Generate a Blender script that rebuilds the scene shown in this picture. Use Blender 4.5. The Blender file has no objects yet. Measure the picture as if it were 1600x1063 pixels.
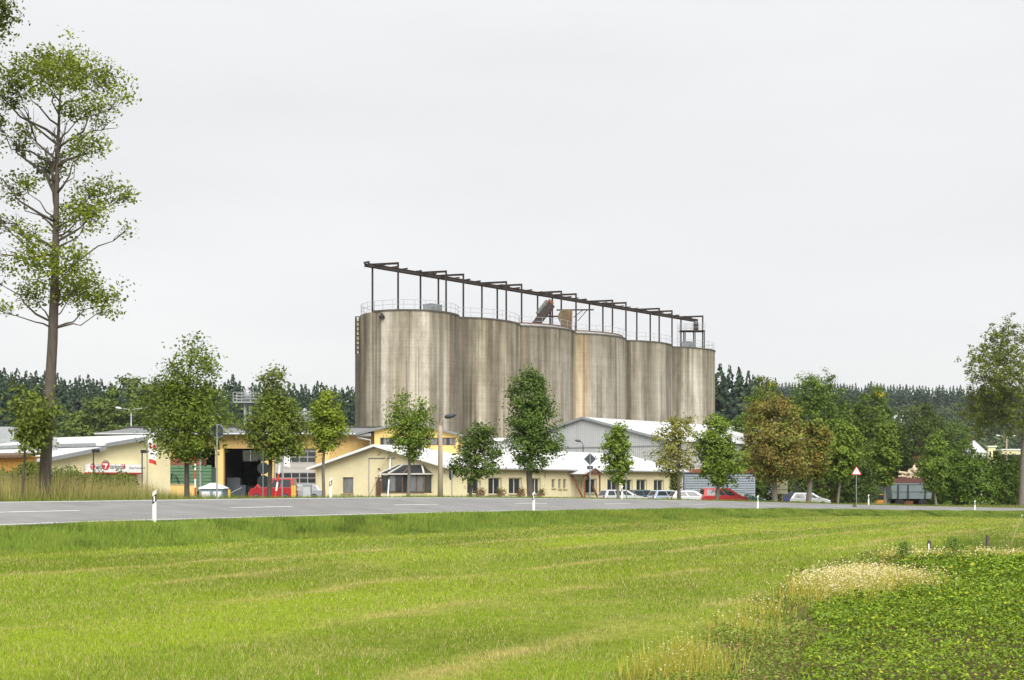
import bpy, math, random
import numpy as np
R = math.radians
# ------------------------------------------------------------------ camera, sky, sun, exposure
scn = bpy.context.scene
F, CX, HZ, CAM = 2100.0, 800.0, 757.0, 2.0      # focal length in photo pixels, principal column, horizon row, eye height
cam_d = bpy.data.cameras.new('camera'); cam = bpy.data.objects.new('camera', cam_d)
scn.collection.objects.link(cam); scn.camera = cam
cam.location = (0, 0, CAM); cam.rotation_euler = (R(90), 0, 0)
cam_d.sensor_width = 36; cam_d.lens = F/1600*36; cam_d.shift_y = (HZ-531.5)/1600
cam_d.clip_start = 0.1; cam_d.clip_end = 6000
SUN_EL, SUN_AZ = 42, 170
w = bpy.data.worlds.new('World'); scn.world = w; w.use_nodes = True
nt = w.node_tree; nt.nodes.clear()
out = nt.nodes.new('ShaderNodeOutputWorld'); bg = nt.nodes.new('ShaderNodeBackground')
sky = nt.nodes.new('ShaderNodeTexSky'); sky.sky_type = 'NISHITA'; sky.sun_disc = False
sky.sun_elevation = R(SUN_EL); sky.sun_rotation = R(SUN_AZ)
scl = nt.nodes.new('ShaderNodeMix'); scl.data_type = 'RGBA'; scl.blend_type = 'MULTIPLY'; scl.inputs[0].default_value = 1
nt.links.new(sky.outputs[0], scl.inputs[6]); scl.inputs[7].default_value = (.04, .04, .04, 1)
tc = nt.nodes.new('ShaderNodeTexCoord'); mp = nt.nodes.new('ShaderNodeMapping'); mp.inputs['Scale'].default_value = (1.2, 1.2, 5)
nz = nt.nodes.new('ShaderNodeTexNoise'); nz.inputs['Scale'].default_value = 1.6; nz.inputs['Detail'].default_value = 5
rp = nt.nodes.new('ShaderNodeValToRGB')
rp.color_ramp.elements[0].position = .3; rp.color_ramp.elements[0].color = (.262, .263, .265, 1)
rp.color_ramp.elements[1].position = .72; rp.color_ramp.elements[1].color = (.296, .296, .295, 1)
nt.links.new(tc.outputs['Generated'], mp.inputs[0]); nt.links.new(mp.outputs[0], nz.inputs[0]); nt.links.new(nz.outputs[0], rp.inputs[0])
mx = nt.nodes.new('ShaderNodeMix'); mx.data_type = 'RGBA'; mx.inputs[0].default_value = .95
nt.links.new(scl.outputs[2], mx.inputs[6]); nt.links.new(rp.outputs[0], mx.inputs[7]); nt.links.new(mx.outputs[2], bg.inputs[0])
bg.inputs[1].default_value = 1.0; nt.links.new(bg.outputs[0], out.inputs[0])
sun_d = bpy.data.lights.new('sun', 'SUN'); sun = bpy.data.objects.new('sun', sun_d); scn.collection.objects.link(sun)
sun_d.energy = 1.5; sun_d.angle = R(50); sun_d.color = (1, .97, .91)
sun.rotation_euler = (R(90-SUN_EL), 0, R(180-SUN_AZ)); sun.location = (0, -30, 60)
vs = scn.view_settings; vs.view_transform = 'Standard'; vs.look = 'None'; vs.gamma = 1; vs.exposure = 1.7; vs.use_curve_mapping = False
col = scn.collection
rng = np.random.default_rng(7); random.seed(7)

# ------------------------------------------------------------------ helpers
def srgb(r, g, b):
    f = lambda c: (c/255/12.92) if c/255 <= .04045 else ((c/255+.055)/1.055)**2.4
    return (f(r), f(g), f(b))
def ss(a, b, x): t = np.clip((np.asarray(x, float)-a)/(b-a), 0, 1); return t*t*(3-2*t)
class Noise:
    def __init__(s, seed): s.t = np.random.default_rng(seed).random((256, 256))
    def __call__(s, x, y, sc=1.0):
        x = np.asarray(x, float)*sc+1000.3; y = np.asarray(y, float)*sc+1000.7
        xi = np.floor(x).astype(int); yi = np.floor(y).astype(int); fx = x-xi; fy = y-yi
        fx = fx*fx*(3-2*fx); fy = fy*fy*(3-2*fy); t = s.t; a = xi & 255; b = yi & 255; c = (xi+1) & 255; d = (yi+1) & 255
        return (t[a, b]*(1-fx)+t[c, b]*fx)*(1-fy)+(t[a, d]*(1-fx)+t[c, d]*fx)*fy
N1, N2, N3 = Noise(1), Noise(2), Noise(3)
def P(px, py, Y): return np.array(((px-CX)/F*Y, Y, CAM+(HZ-py)/F*Y))

def fastmesh(name, V, faces_n, k, mats, cols=None, smooth=False):
    """V (n,3); faces_n: index array (m,k)"""
    me = bpy.data.meshes.new(name); V = np.asarray(V, np.float32); Fa = np.asarray(faces_n, np.int32)
    me.vertices.add(len(V)); me.vertices.foreach_set('co', V.ravel())
    m = len(Fa); me.loops.add(m*k); me.loops.foreach_set('vertex_index', Fa.ravel())
    me.polygons.add(m); me.polygons.foreach_set('loop_start', np.arange(0, m*k, k, dtype=np.int32))
    if cols is not None:
        at = me.color_attributes.new('Col', 'FLOAT_COLOR', 'POINT')
        c = np.ones((len(V), 4), np.float32); c[:, :3] = cols; at.data.foreach_set('color', c.ravel())
    for mt in (mats if isinstance(mats, (list, tuple)) else [mats]): me.materials.append(mt)
    me.update(calc_edges=True)
    if smooth: me.polygons.foreach_set('use_smooth', np.ones(m, bool))
    return me
def link(name, me, parent=None):
    o = bpy.data.objects.new(name, me); col.objects.link(o)
    if parent is not None: o.parent = parent
    return o
def tag(o, label=None, cat=None, group=None, kind=None):
    if label: o['label'] = label
    if cat: o['category'] = cat
    if group: o['group'] = group
    if kind: o['kind'] = kind
    return o
def thing(name, label, cat, loc=(0, 0, 0), rz=0, group=None):
    o = bpy.data.objects.new(name, None); col.objects.link(o); o.empty_display_size = .3
    o.location = tuple(map(float, loc)); o.rotation_euler = (0, 0, rz); return tag(o, label, cat, group)
def copy_tree(o, parent=None):
    c = o.copy(); col.objects.link(c); c.parent = parent
    for ch in o.children: copy_tree(ch, c)
    return c
class MB:
    def __init__(s): s.v = []; s.f = []; s.m = []
    def add(s, vs, fs, mi=0):
        b = len(s.v); s.v += [tuple(map(float, v)) for v in vs]; s.f += [tuple(i+b for i in f) for f in fs]; s.m += [mi]*len(fs); return s
    def box(s, x0, x1, y0, y1, z0, z1, mi=0):
        return s.add([(x0, y0, z0), (x1, y0, z0), (x1, y1, z0), (x0, y1, z0), (x0, y0, z1), (x1, y0, z1), (x1, y1, z1), (x0, y1, z1)],
                     [(3, 2, 1, 0), (4, 5, 6, 7), (0, 1, 5, 4), (1, 2, 6, 5), (2, 3, 7, 6), (3, 0, 4, 7)], mi)
    def obox(s, a, b, w_, h, mi=0, up=(0, 0, 1)):
        """bar from a to b, width w_ sideways, height h"""
        a = np.array(a, float); b = np.array(b, float); d = b-a; d /= np.linalg.norm(d)
        up = np.array(up, float)
        if abs(d @ up) > .98: up = np.array((0, 1, 0.)) if abs(d[1]) < .9 else np.array((1, 0, 0.))
        sd = np.cross(d, up); sd /= np.linalg.norm(sd); u2 = np.cross(sd, d)
        vs = [p+sd*i*w_/2+u2*j*h/2 for p in (a, b) for i, j in ((-1, -1), (1, -1), (1, 1), (-1, 1))]
        return s.add(vs, [(0, 1, 2, 3), (7, 6, 5, 4), (0, 4, 5, 1), (1, 5, 6, 2), (2, 6, 7, 3), (3, 7, 4, 0)], mi)
    def tube(s, pts, rad, n=6, mi=0, cap=True):
        pts = [np.array(p, float) for p in pts]; rad = rad if hasattr(rad, '__len__') else [rad]*len(pts); vs = []; fs = []
        for i, p in enumerate(pts):
            d = pts[min(i+1, len(pts)-1)]-pts[max(i-1, 0)]; d /= (np.linalg.norm(d)+1e-9)
            u_ = np.cross(d, (0, 0, 1) if abs(d[2]) < .9 else (0, 1, 0)); u_ /= np.linalg.norm(u_); v_ = np.cross(d, u_)
            for k in range(n): a = 2*math.pi*k/n; vs.append(p+(u_*math.cos(a)+v_*math.sin(a))*rad[i])
        for i in range(len(pts)-1):
            for k in range(n): fs.append((i*n+k, i*n+(k+1) % n, (i+1)*n+(k+1) % n, (i+1)*n+k))
        if cap: fs += [tuple(range(n))[::-1], tuple((len(pts)-1)*n+k for k in range(n))]
        return s.add(vs, fs, mi)
    def prism(s, poly, d, mi=0):
        """poly: 3D points in a plane; d: extrusion vector"""
        n = len(poly); d = np.array(d, float); p = [np.array(q, float) for q in poly]
        return s.add(p+[q+d for q in p], [tuple(range(n))[::-1], tuple(range(n, 2*n))]+[(i, (i+1) % n, n+(i+1) % n, n+i) for i in range(n)], mi)
    def lathe(s, prof, n=24, c=(0, 0, 0), mi=0):
        vs = [(c[0]+r*math.cos(2*math.pi*k/n), c[1]+r*math.sin(2*math.pi*k/n), c[2]+z) for r, z in prof for k in range(n)]
        fs = [(i*n+k, i*n+(k+1) % n, (i+1)*n+(k+1) % n, (i+1)*n+k) for i in range(len(prof)-1) for k in range(n)]
        fs += [tuple(range(n))[::-1], tuple((len(prof)-1)*n+k for k in range(n))]
        return s.add(vs, fs, mi)
    def build(s, name, mats, parent=None, smooth=False, fix=True):
        me = bpy.data.meshes.new(name); me.from_pydata(s.v, [], s.f)
        for m in (mats if isinstance(mats, (list, tuple)) else [mats]): me.materials.append(m)
        if any(s.m): me.polygons.foreach_set('material_index', s.m)
        if fix:
            import bmesh
            bm = bmesh.new(); bm.from_mesh(me); bmesh.ops.recalc_face_normals(bm, faces=bm.faces); bm.to_mesh(me); bm.free()
        if smooth:
            me.polygons.foreach_set('use_smooth', [True]*len(me.polygons))
        me.update(); return link(name, me, parent)

# ------------------------------------------------------------------ materials
MATS = {}
def mat(name, c, rough=.8, var=.18, scale=3.0, bump=0, metal=0, streak=None, spec=.3, bscale=None):
    if name in MATS: return MATS[name]
    m = bpy.data.materials.new(name); m.use_nodes = True; t = m.node_tree; b = t.nodes['Principled BSDF']
    b.inputs['Roughness'].default_value = rough; b.inputs['Metallic'].default_value = metal; b.inputs['Specular IOR Level'].default_value = spec
    tcn = t.nodes.new('ShaderNodeTexCoord'); mpn = t.nodes.new('ShaderNodeMapping'); mpn.inputs['Scale'].default_value = streak or (1, 1, 1)
    n = t.nodes.new('ShaderNodeTexNoise'); n.inputs['Scale'].default_value = scale; n.inputs['Detail'].default_value = 7; n.inputs['Roughness'].default_value = .65
    r = t.nodes.new('ShaderNodeValToRGB'); c = np.array(c)
    r.color_ramp.elements[0].position = .28; r.color_ramp.elements[0].color = (*np.clip(c*(1-var), 0, 1), 1)
    r.color_ramp.elements[1].position = .74; r.color_ramp.elements[1].color = (*np.clip(c*(1+var*.6), 0, 1), 1)
    t.links.new(tcn.outputs['Object'], mpn.inputs[0]); t.links.new(mpn.outputs[0], n.inputs[0]); t.links.new(n.outputs[0], r.inputs[0]); t.links.new(r.outputs[0], b.inputs['Base Color'])
    if bump:
        n2 = t.nodes.new('ShaderNodeTexNoise'); n2.inputs['Scale'].default_value = bscale or scale*6; n2.inputs['Detail'].default_value = 6
        bp = t.nodes.new('ShaderNodeBump'); bp.inputs['Strength'].default_value = bump; bp.inputs['Distance'].default_value = .02
        t.links.new(tcn.outputs['Object'], n2.inputs[0]); t.links.new(n2.outputs[0], bp.inputs['Height']); t.links.new(bp.outputs[0], b.inputs['Normal'])
    MATS[name] = m; return m
def leaf_mat(name, trans=.35, rough=.6, gain=(1, 1, 1)):
    m = bpy.data.materials.new(name); m.use_nodes = True; t = m.node_tree; t.nodes.clear()
    o = t.nodes.new('ShaderNodeOutputMaterial'); a = t.nodes.new('ShaderNodeVertexColor'); a.layer_name = 'Col'
    g = t.nodes.new('ShaderNodeMix'); g.data_type = 'RGBA'; g.blend_type = 'MULTIPLY'; g.inputs[0].default_value = 1; g.inputs[7].default_value = (*gain, 1)
    d = t.nodes.new('ShaderNodeBsdfPrincipled'); d.inputs['Roughness'].default_value = rough; d.inputs['Specular IOR Level'].default_value = .25
    tr = t.nodes.new('ShaderNodeBsdfTranslucent'); mxx = t.nodes.new('ShaderNodeMixShader'); mxx.inputs[0].default_value = trans
    t.links.new(a.outputs[0], g.inputs[6]); t.links.new(g.outputs[2], d.inputs['Base Color']); t.links.new(g.outputs[2], tr.inputs[0])
    t.links.new(d.outputs[0], mxx.inputs[1]); t.links.new(tr.outputs[0], mxx.inputs[2]); t.links.new(mxx.outputs[0], o.inputs[0]); return m
M_leaf = leaf_mat('leaf', .25, .6, (1.40, 1.30, 1.06)); M_grass = leaf_mat('grass_blade', .3, .7); M_needle = leaf_mat('needle', .15, .8)
M_bark = mat('bark', (.11, .09, .075), .95, .4, 4, .8, streak=(3, 3, .5))
M_bark2 = mat('grey_bark', (.19, .165, .14), .95, .35, 5, .6, streak=(3, 3, .4))
M_steel = mat('rusty_dark_steel', (.05, .038, .034), .8, .35, 1.5, .2)
M_galv = mat('galvanised_steel', (.36, .38, .39), .5, .15, 4, 0, .5)
M_white = mat('white_paint', (.78, .78, .76), .6, .06, 3)
M_roofw = mat('white_roof_sheet', (.66, .66, .66), .55, .16, .5, 0, streak=(1, 1, 1))
M_yel = mat('pale_yellow_render', (.76, .68, .42), .9, .16, .45, .15, bscale=30)
M_yel2 = mat('yellow_render', (.70, .50, .19), .9, .10, .6, .12, bscale=30)
M_ora = mat('ochre_cladding', (.54, .37, .14), .8, .12, .5, 0, streak=(2, 2, .4))
M_glass = mat('dark_glass', (.035, .04, .045), .06, .3, 1.2, 0, 0, None, .6)
M_glass2 = mat('curtained_glass', (.20, .21, .21), .12, .35, 2.0, 0, 0, (3, 3, .6), .6)
M_pvc = mat('window_frame_paint', (.62, .60, .54), .5, .1, 4)
M_brownf = mat('brown_frame', (.16, .10, .06), .7, .3, 4)
M_wood = mat('red_brown_timber', (.20, .075, .035), .75, .3, 3, .2)
M_greyroof = mat('grey_roof_sheet', (.20, .205, .21), .7, .12, .5)
M_greyclad = mat('grey_corrugated_cladding', (.44, .45, .45), .55, .10, .4, streak=(2, 2, .3))
M_ltroof = mat('pale_grey_roof_sheet', (.62, .63, .64), .5, .08, .3)
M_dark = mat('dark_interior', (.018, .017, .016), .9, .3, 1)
M_black = mat('black_plastic', (.02, .02, .022), .6, .2, 5)
M_tyre = mat('tyre_rubber', (.02, .02, .02), .85, .2, 8)
M_signback = mat('sign_back_grey', (.055, .065, .075), .55, .15, 4, 0, .2)
M_concpost = mat('lamp_post_concrete', (.40, .33, .25), .9, .15, 3, .2)
M_red = mat('red_paint', (.45, .03, .025), .4, .12, 2)
M_sill = mat('window_sill_stone', (.45, .37, .22), .9, .15, 4)
M_trim = mat('wall_trim_ochre', (.62, .47, .20), .85, .1, 2)

# ------------------------------------------------------------------ road course and ground heights
RC = np.array([(-34, -22, -1.1, -.62), (-26, 14, -1.17, -.62), (-20, 27.5, -1.2, -.63), (-14.4, 38.5, -1.2, -.64), (-11.1, 44.6, -1.20, -.63), (1.8, 69.5, -1.39, -.73),
               (18.7, 98.5, -1.84, -1.24), (43, 124.5, -2.5, -2.1), (75, 149, -3.1, -2.95), (120, 176, -3.9, -3.9), (220, 215, -5, -5)], float)
W = 7.0
def catmull(Pt, n=12):
    o = []
    for i in range(len(Pt)-1):
        p0, p1, p2, p3 = Pt[max(i-1, 0)], Pt[i], Pt[i+1], Pt[min(i+2, len(Pt)-1)]
        L = max(4, int(np.linalg.norm((p2-p1)[:2])/1.0))
        for t in np.linspace(0, 1, L, endpoint=False):
            o.append(.5*((2*p1)+(p2-p0)*t+(2*p0-5*p1+4*p2-p3)*t*t+(3*p1-p0-3*p2+p3)*t**3))
    o.append(Pt[-1]); return np.array(o)
RP = catmull(RC); RD = np.gradient(RP[:, :2], axis=0); RD /= np.linalg.norm(RD, axis=1)[:, None]
RN = np.stack([-RD[:, 1], RD[:, 0]], 1)
def road_query(x, y):
    x = np.atleast_1d(np.asarray(x, float)); y = np.atleast_1d(np.asarray(y, float)); sd = np.empty_like(x); zn = np.empty_like(x); zf = np.empty_like(x)
    A = RP[:-1, :2]; B = RP[1:, :2]; D = B-A; L2 = (D**2).sum(1)
    for i in range(0, len(x), 20000):
        q = np.stack([x[i:i+20000], y[i:i+20000]], 1)
        t = np.clip(((q[:, None]-A)*D).sum(2)/L2, 0, 1); c = A+t[..., None]*D; d2 = ((q[:, None]-c)**2).sum(2); k = d2.argmin(1); ar = np.arange(len(q))
        tt = t[ar, k]; sg = np.sign(D[k, 0]*(q[:, 1]-A[k, 1])-D[k, 1]*(q[:, 0]-A[k, 0]))
        sd[i:i+20000] = sg*np.sqrt(d2[ar, k]); zn[i:i+20000] = RP[k, 2]*(1-tt)+RP[k+1, 2]*tt; zf[i:i+20000] = RP[k, 3]*(1-tt)+RP[k+1, 3]*tt
    return sd, zn, zf
def fit(pts, quad):
    p = np.array(pts, float); x, y = p[:, 0]/30, p[:, 1]/50
    bas = lambda x, y: np.stack([np.ones_like(x), x, y]+([x*x, x*y, y*y] if quad else []), -1)
    c = np.linalg.lstsq(bas(x, y), p[:, 2], rcond=None)[0]; return lambda X, Y: bas(X/30, Y/50) @ c
f_field = fit([(0, 13, -2.0), (5, 13.7, -2.02), (-5, 13, -2.0), (0, 5, -2.0), (-12.6, 33, -1.76), (-10, 20, -1.9), (.9, 60, -1.74), (16, 88, -2.25), (39, 113, -2.8), (12, 30, -2.1), (20, 50, -2.2), (40, 80, -2.6)], True)
f_yard = fit([(-30, 80, -1.1), (-24, 88, -1.15), (-39, 128, -1.25), (-6, 115, -1.75), (8, 134, -1.9), (20, 151, -2.0), (16, 118, -2.05), (24, 125, -2.25), (45, 150, -2.6)], False)
def zg_raw(x, y):
    sd, zn, zf = road_query(x, y)
    zfield = f_field(np.clip(x, -25, 55), np.clip(y, 4, 120))+.07*(N1(x, y, .35)-.5)+.05*(N2(x, y, 1.1)-.5)
    zyard = f_yard(np.clip(x, -60, 60), np.clip(y, 50, 180))
    wr = ss(20, 120, x)
    hill = ss(320, 430, y)*(9*(1-wr)+8*wr)+wr*34*ss(450, 850, y)+(1-wr)*6*ss(430, 900, y)
    zyard = zyard+hill-3*ss(180, 330, y)
    wn = ss(.9, 4.0, -sd); wf = ss(1.5, 9, sd-W)
    near = (1-wn)*(zn-.02)+wn*zfield+.06*(N2(x, y, .9)-.5)*ss(.5, 2, -sd)
    mid = zn+(zf-zn)*np.clip(sd/W, 0, 1)-.18*ss(0, .5, sd)*ss(0, .5, W-sd)
    far = (1-wf)*(zf-.02)+wf*zyard+.05*(N2(x, y, .8)-.5)*ss(1, 3, sd-W)
    return CAM+np.where(sd < 0, near, np.where(sd <= W, mid, far)), sd
GX0, GX1, GY0, GY1, GS = -60., 110., -12., 200., .5
gx = np.arange(GX0, GX1+GS/2, GS); gy = np.arange(GY0, GY1+GS/2, GS)
_X, _Y = np.meshgrid(gx, gy); _z, _s = zg_raw(_X.ravel(), _Y.ravel()); GZ = _z.reshape(_X.shape); GSD = _s.reshape(_X.shape)
def bil(G, x, y):
    fx = np.clip((np.asarray(x, float)-GX0)/GS, 0, len(gx)-1.001); fy = np.clip((np.asarray(y, float)-GY0)/GS, 0, len(gy)-1.001)
    i = fx.astype(int); j = fy.astype(int); a = fx-i; b = fy-j
    return (G[j, i]*(1-a)+G[j, i+1]*a)*(1-b)+(G[j+1, i]*(1-a)+G[j+1, i+1]*a)*b
def zg(x, y): return bil(GZ, x, y)
def sdr(x, y): return bil(GSD, x, y)
def zfar(x, y): return zg_raw(np.array([x]), np.array([y]))[0][0]
def on_ray(px, target):                              # the point of a view column at a given distance from the road's near edge
    Y = np.arange(15, 190, .05); s = sdr((px-CX)/F*Y, Y); k = np.where(s >= target)[0][0]; y = Y[k]; x = (px-CX)/F*y
    return np.array((x, y, float(zg(x, y))))
def ground_at(px, py):
    Y = np.arange(8, 190, .05); x = (px-CX)/F*Y; z = zg(x, Y); k = np.where(CAM+(HZ-py)/F*Y <= z)[0]; k = k[0] if len(k) else -1
    return np.array((x[k], Y[k], z[k]))
def proj(x, y, z): return CX+x/y*F, HZ-(z-CAM)/y*F

# colours of the ground cover
C_FIELD = np.array(srgb(145, 165, 44)); C_FIELD2 = np.array(srgb(188, 178, 104)); C_VERGE = np.array(srgb(126, 148, 58)); C_SOIL = np.array(srgb(122, 103, 80)); C_STRAW = np.array(srgb(186, 176, 118))
def poly_in(px, py, poly):
    inside = np.zeros(np.shape(px), bool); n = len(poly)
    for i in range(n):
        x1, y1 = poly[i]; x2, y2 = poly[(i+1) % n]
        c = ((y1 > py) != (y2 > py)); t = (x2-x1)*(py-y1)/((y2-y1) if y2 != y1 else 1e-9)+x1; inside ^= c & (px < t)
    return inside
POLY_CROP = [(1225, 1400), (1235, 1063), (1290, 1010), (1268, 965), (1330, 940), (1440, 922), (1470, 900), (1400, 890), (1420, 878), (2600, 868), (2600, 1400)]
POLY_WEED = [(960, 1400), (1000, 1063), (1100, 1005), (1190, 948), (1240, 915), (1320, 880), (1380, 864), (1470, 857), (1520, 845), (2600, 838), (2600, 1400)]
def zone(x, y):
    px, py = proj(x, y, zg(x, y)); jx = (N1(x, y, 2.0)-.5)*36; jy = (N2(x, y, 2.0)-.5)*10
    crop = poly_in(px+jx, py+jy, POLY_CROP); weed = poly_in(px+jx, py+jy, POLY_WEED) & ~crop
    return crop, weed
SD_ = np.array((.46, .888)); 
def stripe(x, y):
    a = x*SD_[0]+y*SD_[1]; b = -x*SD_[1]+y*SD_[0]
    v = .5*N3(a*.10, b*.42)+.34*N1(a*.7, b*2.2)+.26*N2(x, y, 2.4)
    return v/1.1
def field_col(x, y):
    v = stripe(x, y); d = (.75*ss(.56, .84, v))[:, None]; g = ss(.25, .6, N1(x, y, .25))[:, None]
    lane = ss(.35, .65, N2(x*0+(-x*SD_[1]+y*SD_[0])*.36, (x*SD_[0]+y*SD_[1])*.03))[:, None]; base = C_FIELD*(.84+.18*g)*(1-.16*lane*np.array((1.0, .75, .6))); q = -sdr(np.clip(x, GX0, GX1), np.clip(y, GY0, GY1)); ph = q+.9*N1(x, y, .12)+.35*N2(x, y, .5); f_ = np.abs((ph/3.4) % 1-.5)*2; brk = ss(.28, .52, N3(x, y, .3))*ss(5, 8, q)
    swath = (ss(.80, .97, f_)*brk*(.45+.75*N2(x, y, 1.9)))[:, None]; alt = (((ph/3.4) // 1) % 2)[:, None]; base = base*(1+.16*alt*np.array((1.15, .95, .5)))*.95*np.array((.98, 1.0, .9)); d = np.clip(d*.45+swath*1.15, 0, 1)
    return base*(1-d)+C_FIELD2*d
# ------------------------------------------------------------------ ground sheet
def axis(lo, hi, step, far_lo, far_hi):
    a = list(np.arange(lo, hi+.01, step)); s = step; v = hi
    while v < far_hi: s *= 1.35; v += s; a.append(v)
    s = step; v = lo
    while v > far_lo: s *= 1.35; v -= s; a.insert(0, v)
    return np.array(a)
ax = axis(-44, 60, .8, -3500, 3500); ay = axis(-8, 160, .8, -200, 4500)
AX, AY = np.meshgrid(ax, ay); gz_, gs_ = zg_raw(AX.ravel(), AY.ravel()); X_, Y_ = AX.ravel(), AY.ravel()
nx, ny = len(ax), len(ay); idx = np.arange(nx*ny).reshape(ny, nx)
quads = np.stack([idx[:-1, :-1], idx[:-1, 1:], idx[1:, 1:], idx[1:, :-1]], -1).reshape(-1, 4)
gc = field_col(X_, Y_)*.68  # field ground colour darkened so the gaps between blades look shaded
vg = ss(.2, 2.5, np.where(gs_ < 0, -gs_, 0)); nearv = (gs_ < 0) & (gs_ > -5)
wv = ss(5.0, 2.6, -gs_)[:, None]; gc = np.where((gs_ < 0)[:, None], gc*(1-wv)+C_VERGE*.8*wv, gc)
crop, weed = zone(np.clip(X_, GX0, GX1), np.clip(Y_, 9, 130)); ok = (Y_ > 9) & (Y_ < 60) & (gs_ < -4)
gc[ok & crop] = C_SOIL*.55; gc[ok & weed] = C_SOIL*.8
fs_ = gs_ > W; gc[fs_] = C_VERGE*.75
yard = fs_ & (gs_ > W+9) & (X_ > -60) & (X_ < 40) & (Y_ < 240); gc[yard] = np.array((.16, .155, .145))
gc[Y_ > 300] = np.array((.03, .045, .02))
M_ground = bpy.data.materials.new('ground_soil_and_turf'); M_ground.use_nodes = True; t = M_ground.node_tree; b = t.nodes['Principled BSDF']; b.inputs['Roughness'].default_value = .95; b.inputs['Specular IOR Level'].default_value = .1
vc = t.nodes.new('ShaderNodeVertexColor'); vc.layer_name = 'Col'; n = t.nodes.new('ShaderNodeTexNoise'); n.inputs['Scale'].default_value = 5; n.inputs['Detail'].default_value = 8; n.inputs['Roughness'].default_value = .7
tcn = t.nodes.new('ShaderNodeTexCoord'); r = t.nodes.new('ShaderNodeValToRGB'); r.color_ramp.elements[0].position = .3; r.color_ramp.elements[0].color = (.6, .62, .6, 1); r.color_ramp.elements[1].position = .7; r.color_ramp.elements[1].color = (1.2, 1.16, 1.1, 1)
m_ = t.nodes.new('ShaderNodeMix'); m_.data_type = 'RGBA'; m_.blend_type = 'MULTIPLY'; m_.inputs[0].default_value = 1
t.links.new(tcn.outputs['Object'], n.inputs[0]); t.links.new(n.outputs[0], r.inputs[0]); t.links.new(vc.outputs[0], m_.inputs[6]); t.links.new(r.outputs[0], m_.inputs[7]); t.links.new(m_.outputs[2], b.inputs['Base Color'])
tag(link('ground', fastmesh('ground', np.stack([X_, Y_, gz_], 1), quads, 4, M_ground, gc, True)), 'mown green field, road verges and yard ground', kind='structure')
# ------------------------------------------------------------------ road
M_asph = mat('asphalt', (.25, .247, .243), .9, .26, .5, .25, streak=(1, 1, 1), bscale=60)
M_line = mat('road_paint', (.72, .72, .69), .8, .25, 2.5)
def ribbon(name, s0, s1, dz, m, t0=0, t1=None, parent=None):
    pts = RP[t0:t1]; nn = RN[t0:t1]; K = 2 if s1-s0 < 1 else 9; V = []
    for k in range(K):
        s = s0+(s1-s0)*k/(K-1); V.append(np.concatenate([pts[:, :2]+nn*s, (CAM+pts[:, 2]+(pts[:, 3]-pts[:, 2])*s/W+dz)[:, None]], 1))
    n = len(pts); V = np.concatenate(V); i = np.arange(n-1); q = np.concatenate([np.stack([k*n+i, k*n+i+1, (k+1)*n+i+1, (k+1)*n+i], -1) for k in range(K-1)])
    return link(name, fastmesh(name, V, q, 4, m, None, True), parent)
road = tag(ribbon('road', -.05, W+.05, .02, M_asph), 'grey asphalt country road curving past the works', kind='structure')
tag(ribbon('edge_line', .18, .30, .026, M_line, parent=road)); tag(ribbon('edge_line', W-.34, W-.2, .026, M_line, parent=road))
cum = np.concatenate([[0], np.cumsum(np.linalg.norm(np.diff(RP[:, :2]+RN[:-1].mean()*0, axis=0), axis=1))])
pc = RP[:, :2]+RN*W*.5
cumc = np.concatenate([[0], np.cumsum(np.linalg.norm(np.diff(pc, axis=0), axis=1))])
def centre_pt(L, s):
    i = min(np.searchsorted(cumc, L), len(cumc)-1); i = max(i, 1); tt = (L-cumc[i-1])/(cumc[i]-cumc[i-1]); a = RP[i-1]*(1-tt)+RP[i]*tt; nn = RN[i-1]*(1-tt)+RN[i]*tt
    return (*(a[:2]+nn*s), CAM+a[2]+(a[3]-a[2])*s/W+.027)
Lc = 0
pxs = [centre_pt(L, W/2) for L in np.arange(0, cumc[-1], .25)]; pxv = np.array([CX+p[0]/p[1]*F if p[1] > 5 else -9999 for p in pxs])
L0 = np.arange(0, cumc[-1], .25)[np.argmin(abs(pxv-52))]-2.0     # a dash sits around column 52
for k in range(-3, 14):
    a = L0+k*12.0
    if a < 2: continue
    mb = MB(); st = np.linspace(a, a+4, 5); vs_ = [centre_pt(L, s) for L in st for s in (W/2-.075, W/2+.075)]
    mb.add(vs_, [(2*i, 2*i+2, 2*i+3, 2*i+1) for i in range(4)]); mb.build('centre_dash', M_line, road)

# ------------------------------------------------------------------ grass (stuff)
def blades(name, x, y, h, wd, cols, label, lean=.5, mt=M_grass, cat='grass', zoff=0, tip=None):
    n = len(x); z = zg(x, y)-.015+zoff; az = rng.random(n)*2*math.pi; dx = np.cos(az); dy = np.sin(az); la = rng.random(n)*2*math.pi; ll = rng.random(n)*lean*h
    V = np.empty((n, 3, 3)); V[:, 0] = np.stack([x-dx*wd/2, y-dy*wd/2, z], 1); V[:, 1] = np.stack([x+dx*wd/2, y+dy*wd/2, z], 1)
    V[:, 2] = np.stack([x+np.cos(la)*ll, y+np.sin(la)*ll, z+h], 1)
    C = np.repeat(cols[:, None], 3, 1)
    if tip is not None: C[:, 2] = tip
    return tag(link(name, fastmesh(name, V.reshape(-1, 3), np.arange(3*n).reshape(-1, 3), 3, mt, C.reshape(-1, 3))), label, cat, kind='stuff')
def wedge(n, y0, y1, k=.46, pw=1.0, off=3):
    u_ = rng.random(n); Y = (y0**(2*pw)+u_*(y1**(2*pw)-y0**(2*pw)))**(1/(2*pw)); X = (rng.random(n)*2-1)*(k*Y+off); return X, Y
n = 1150000; u_ = rng.random(n); Y = (7.5**.35+u_*(115**.35-7.5**.35))**(1/.35); X = (rng.random(n)*2-1)*(.46*Y+3); gw = .00058*Y+.001; gh = .052+.0003*Y
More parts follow.
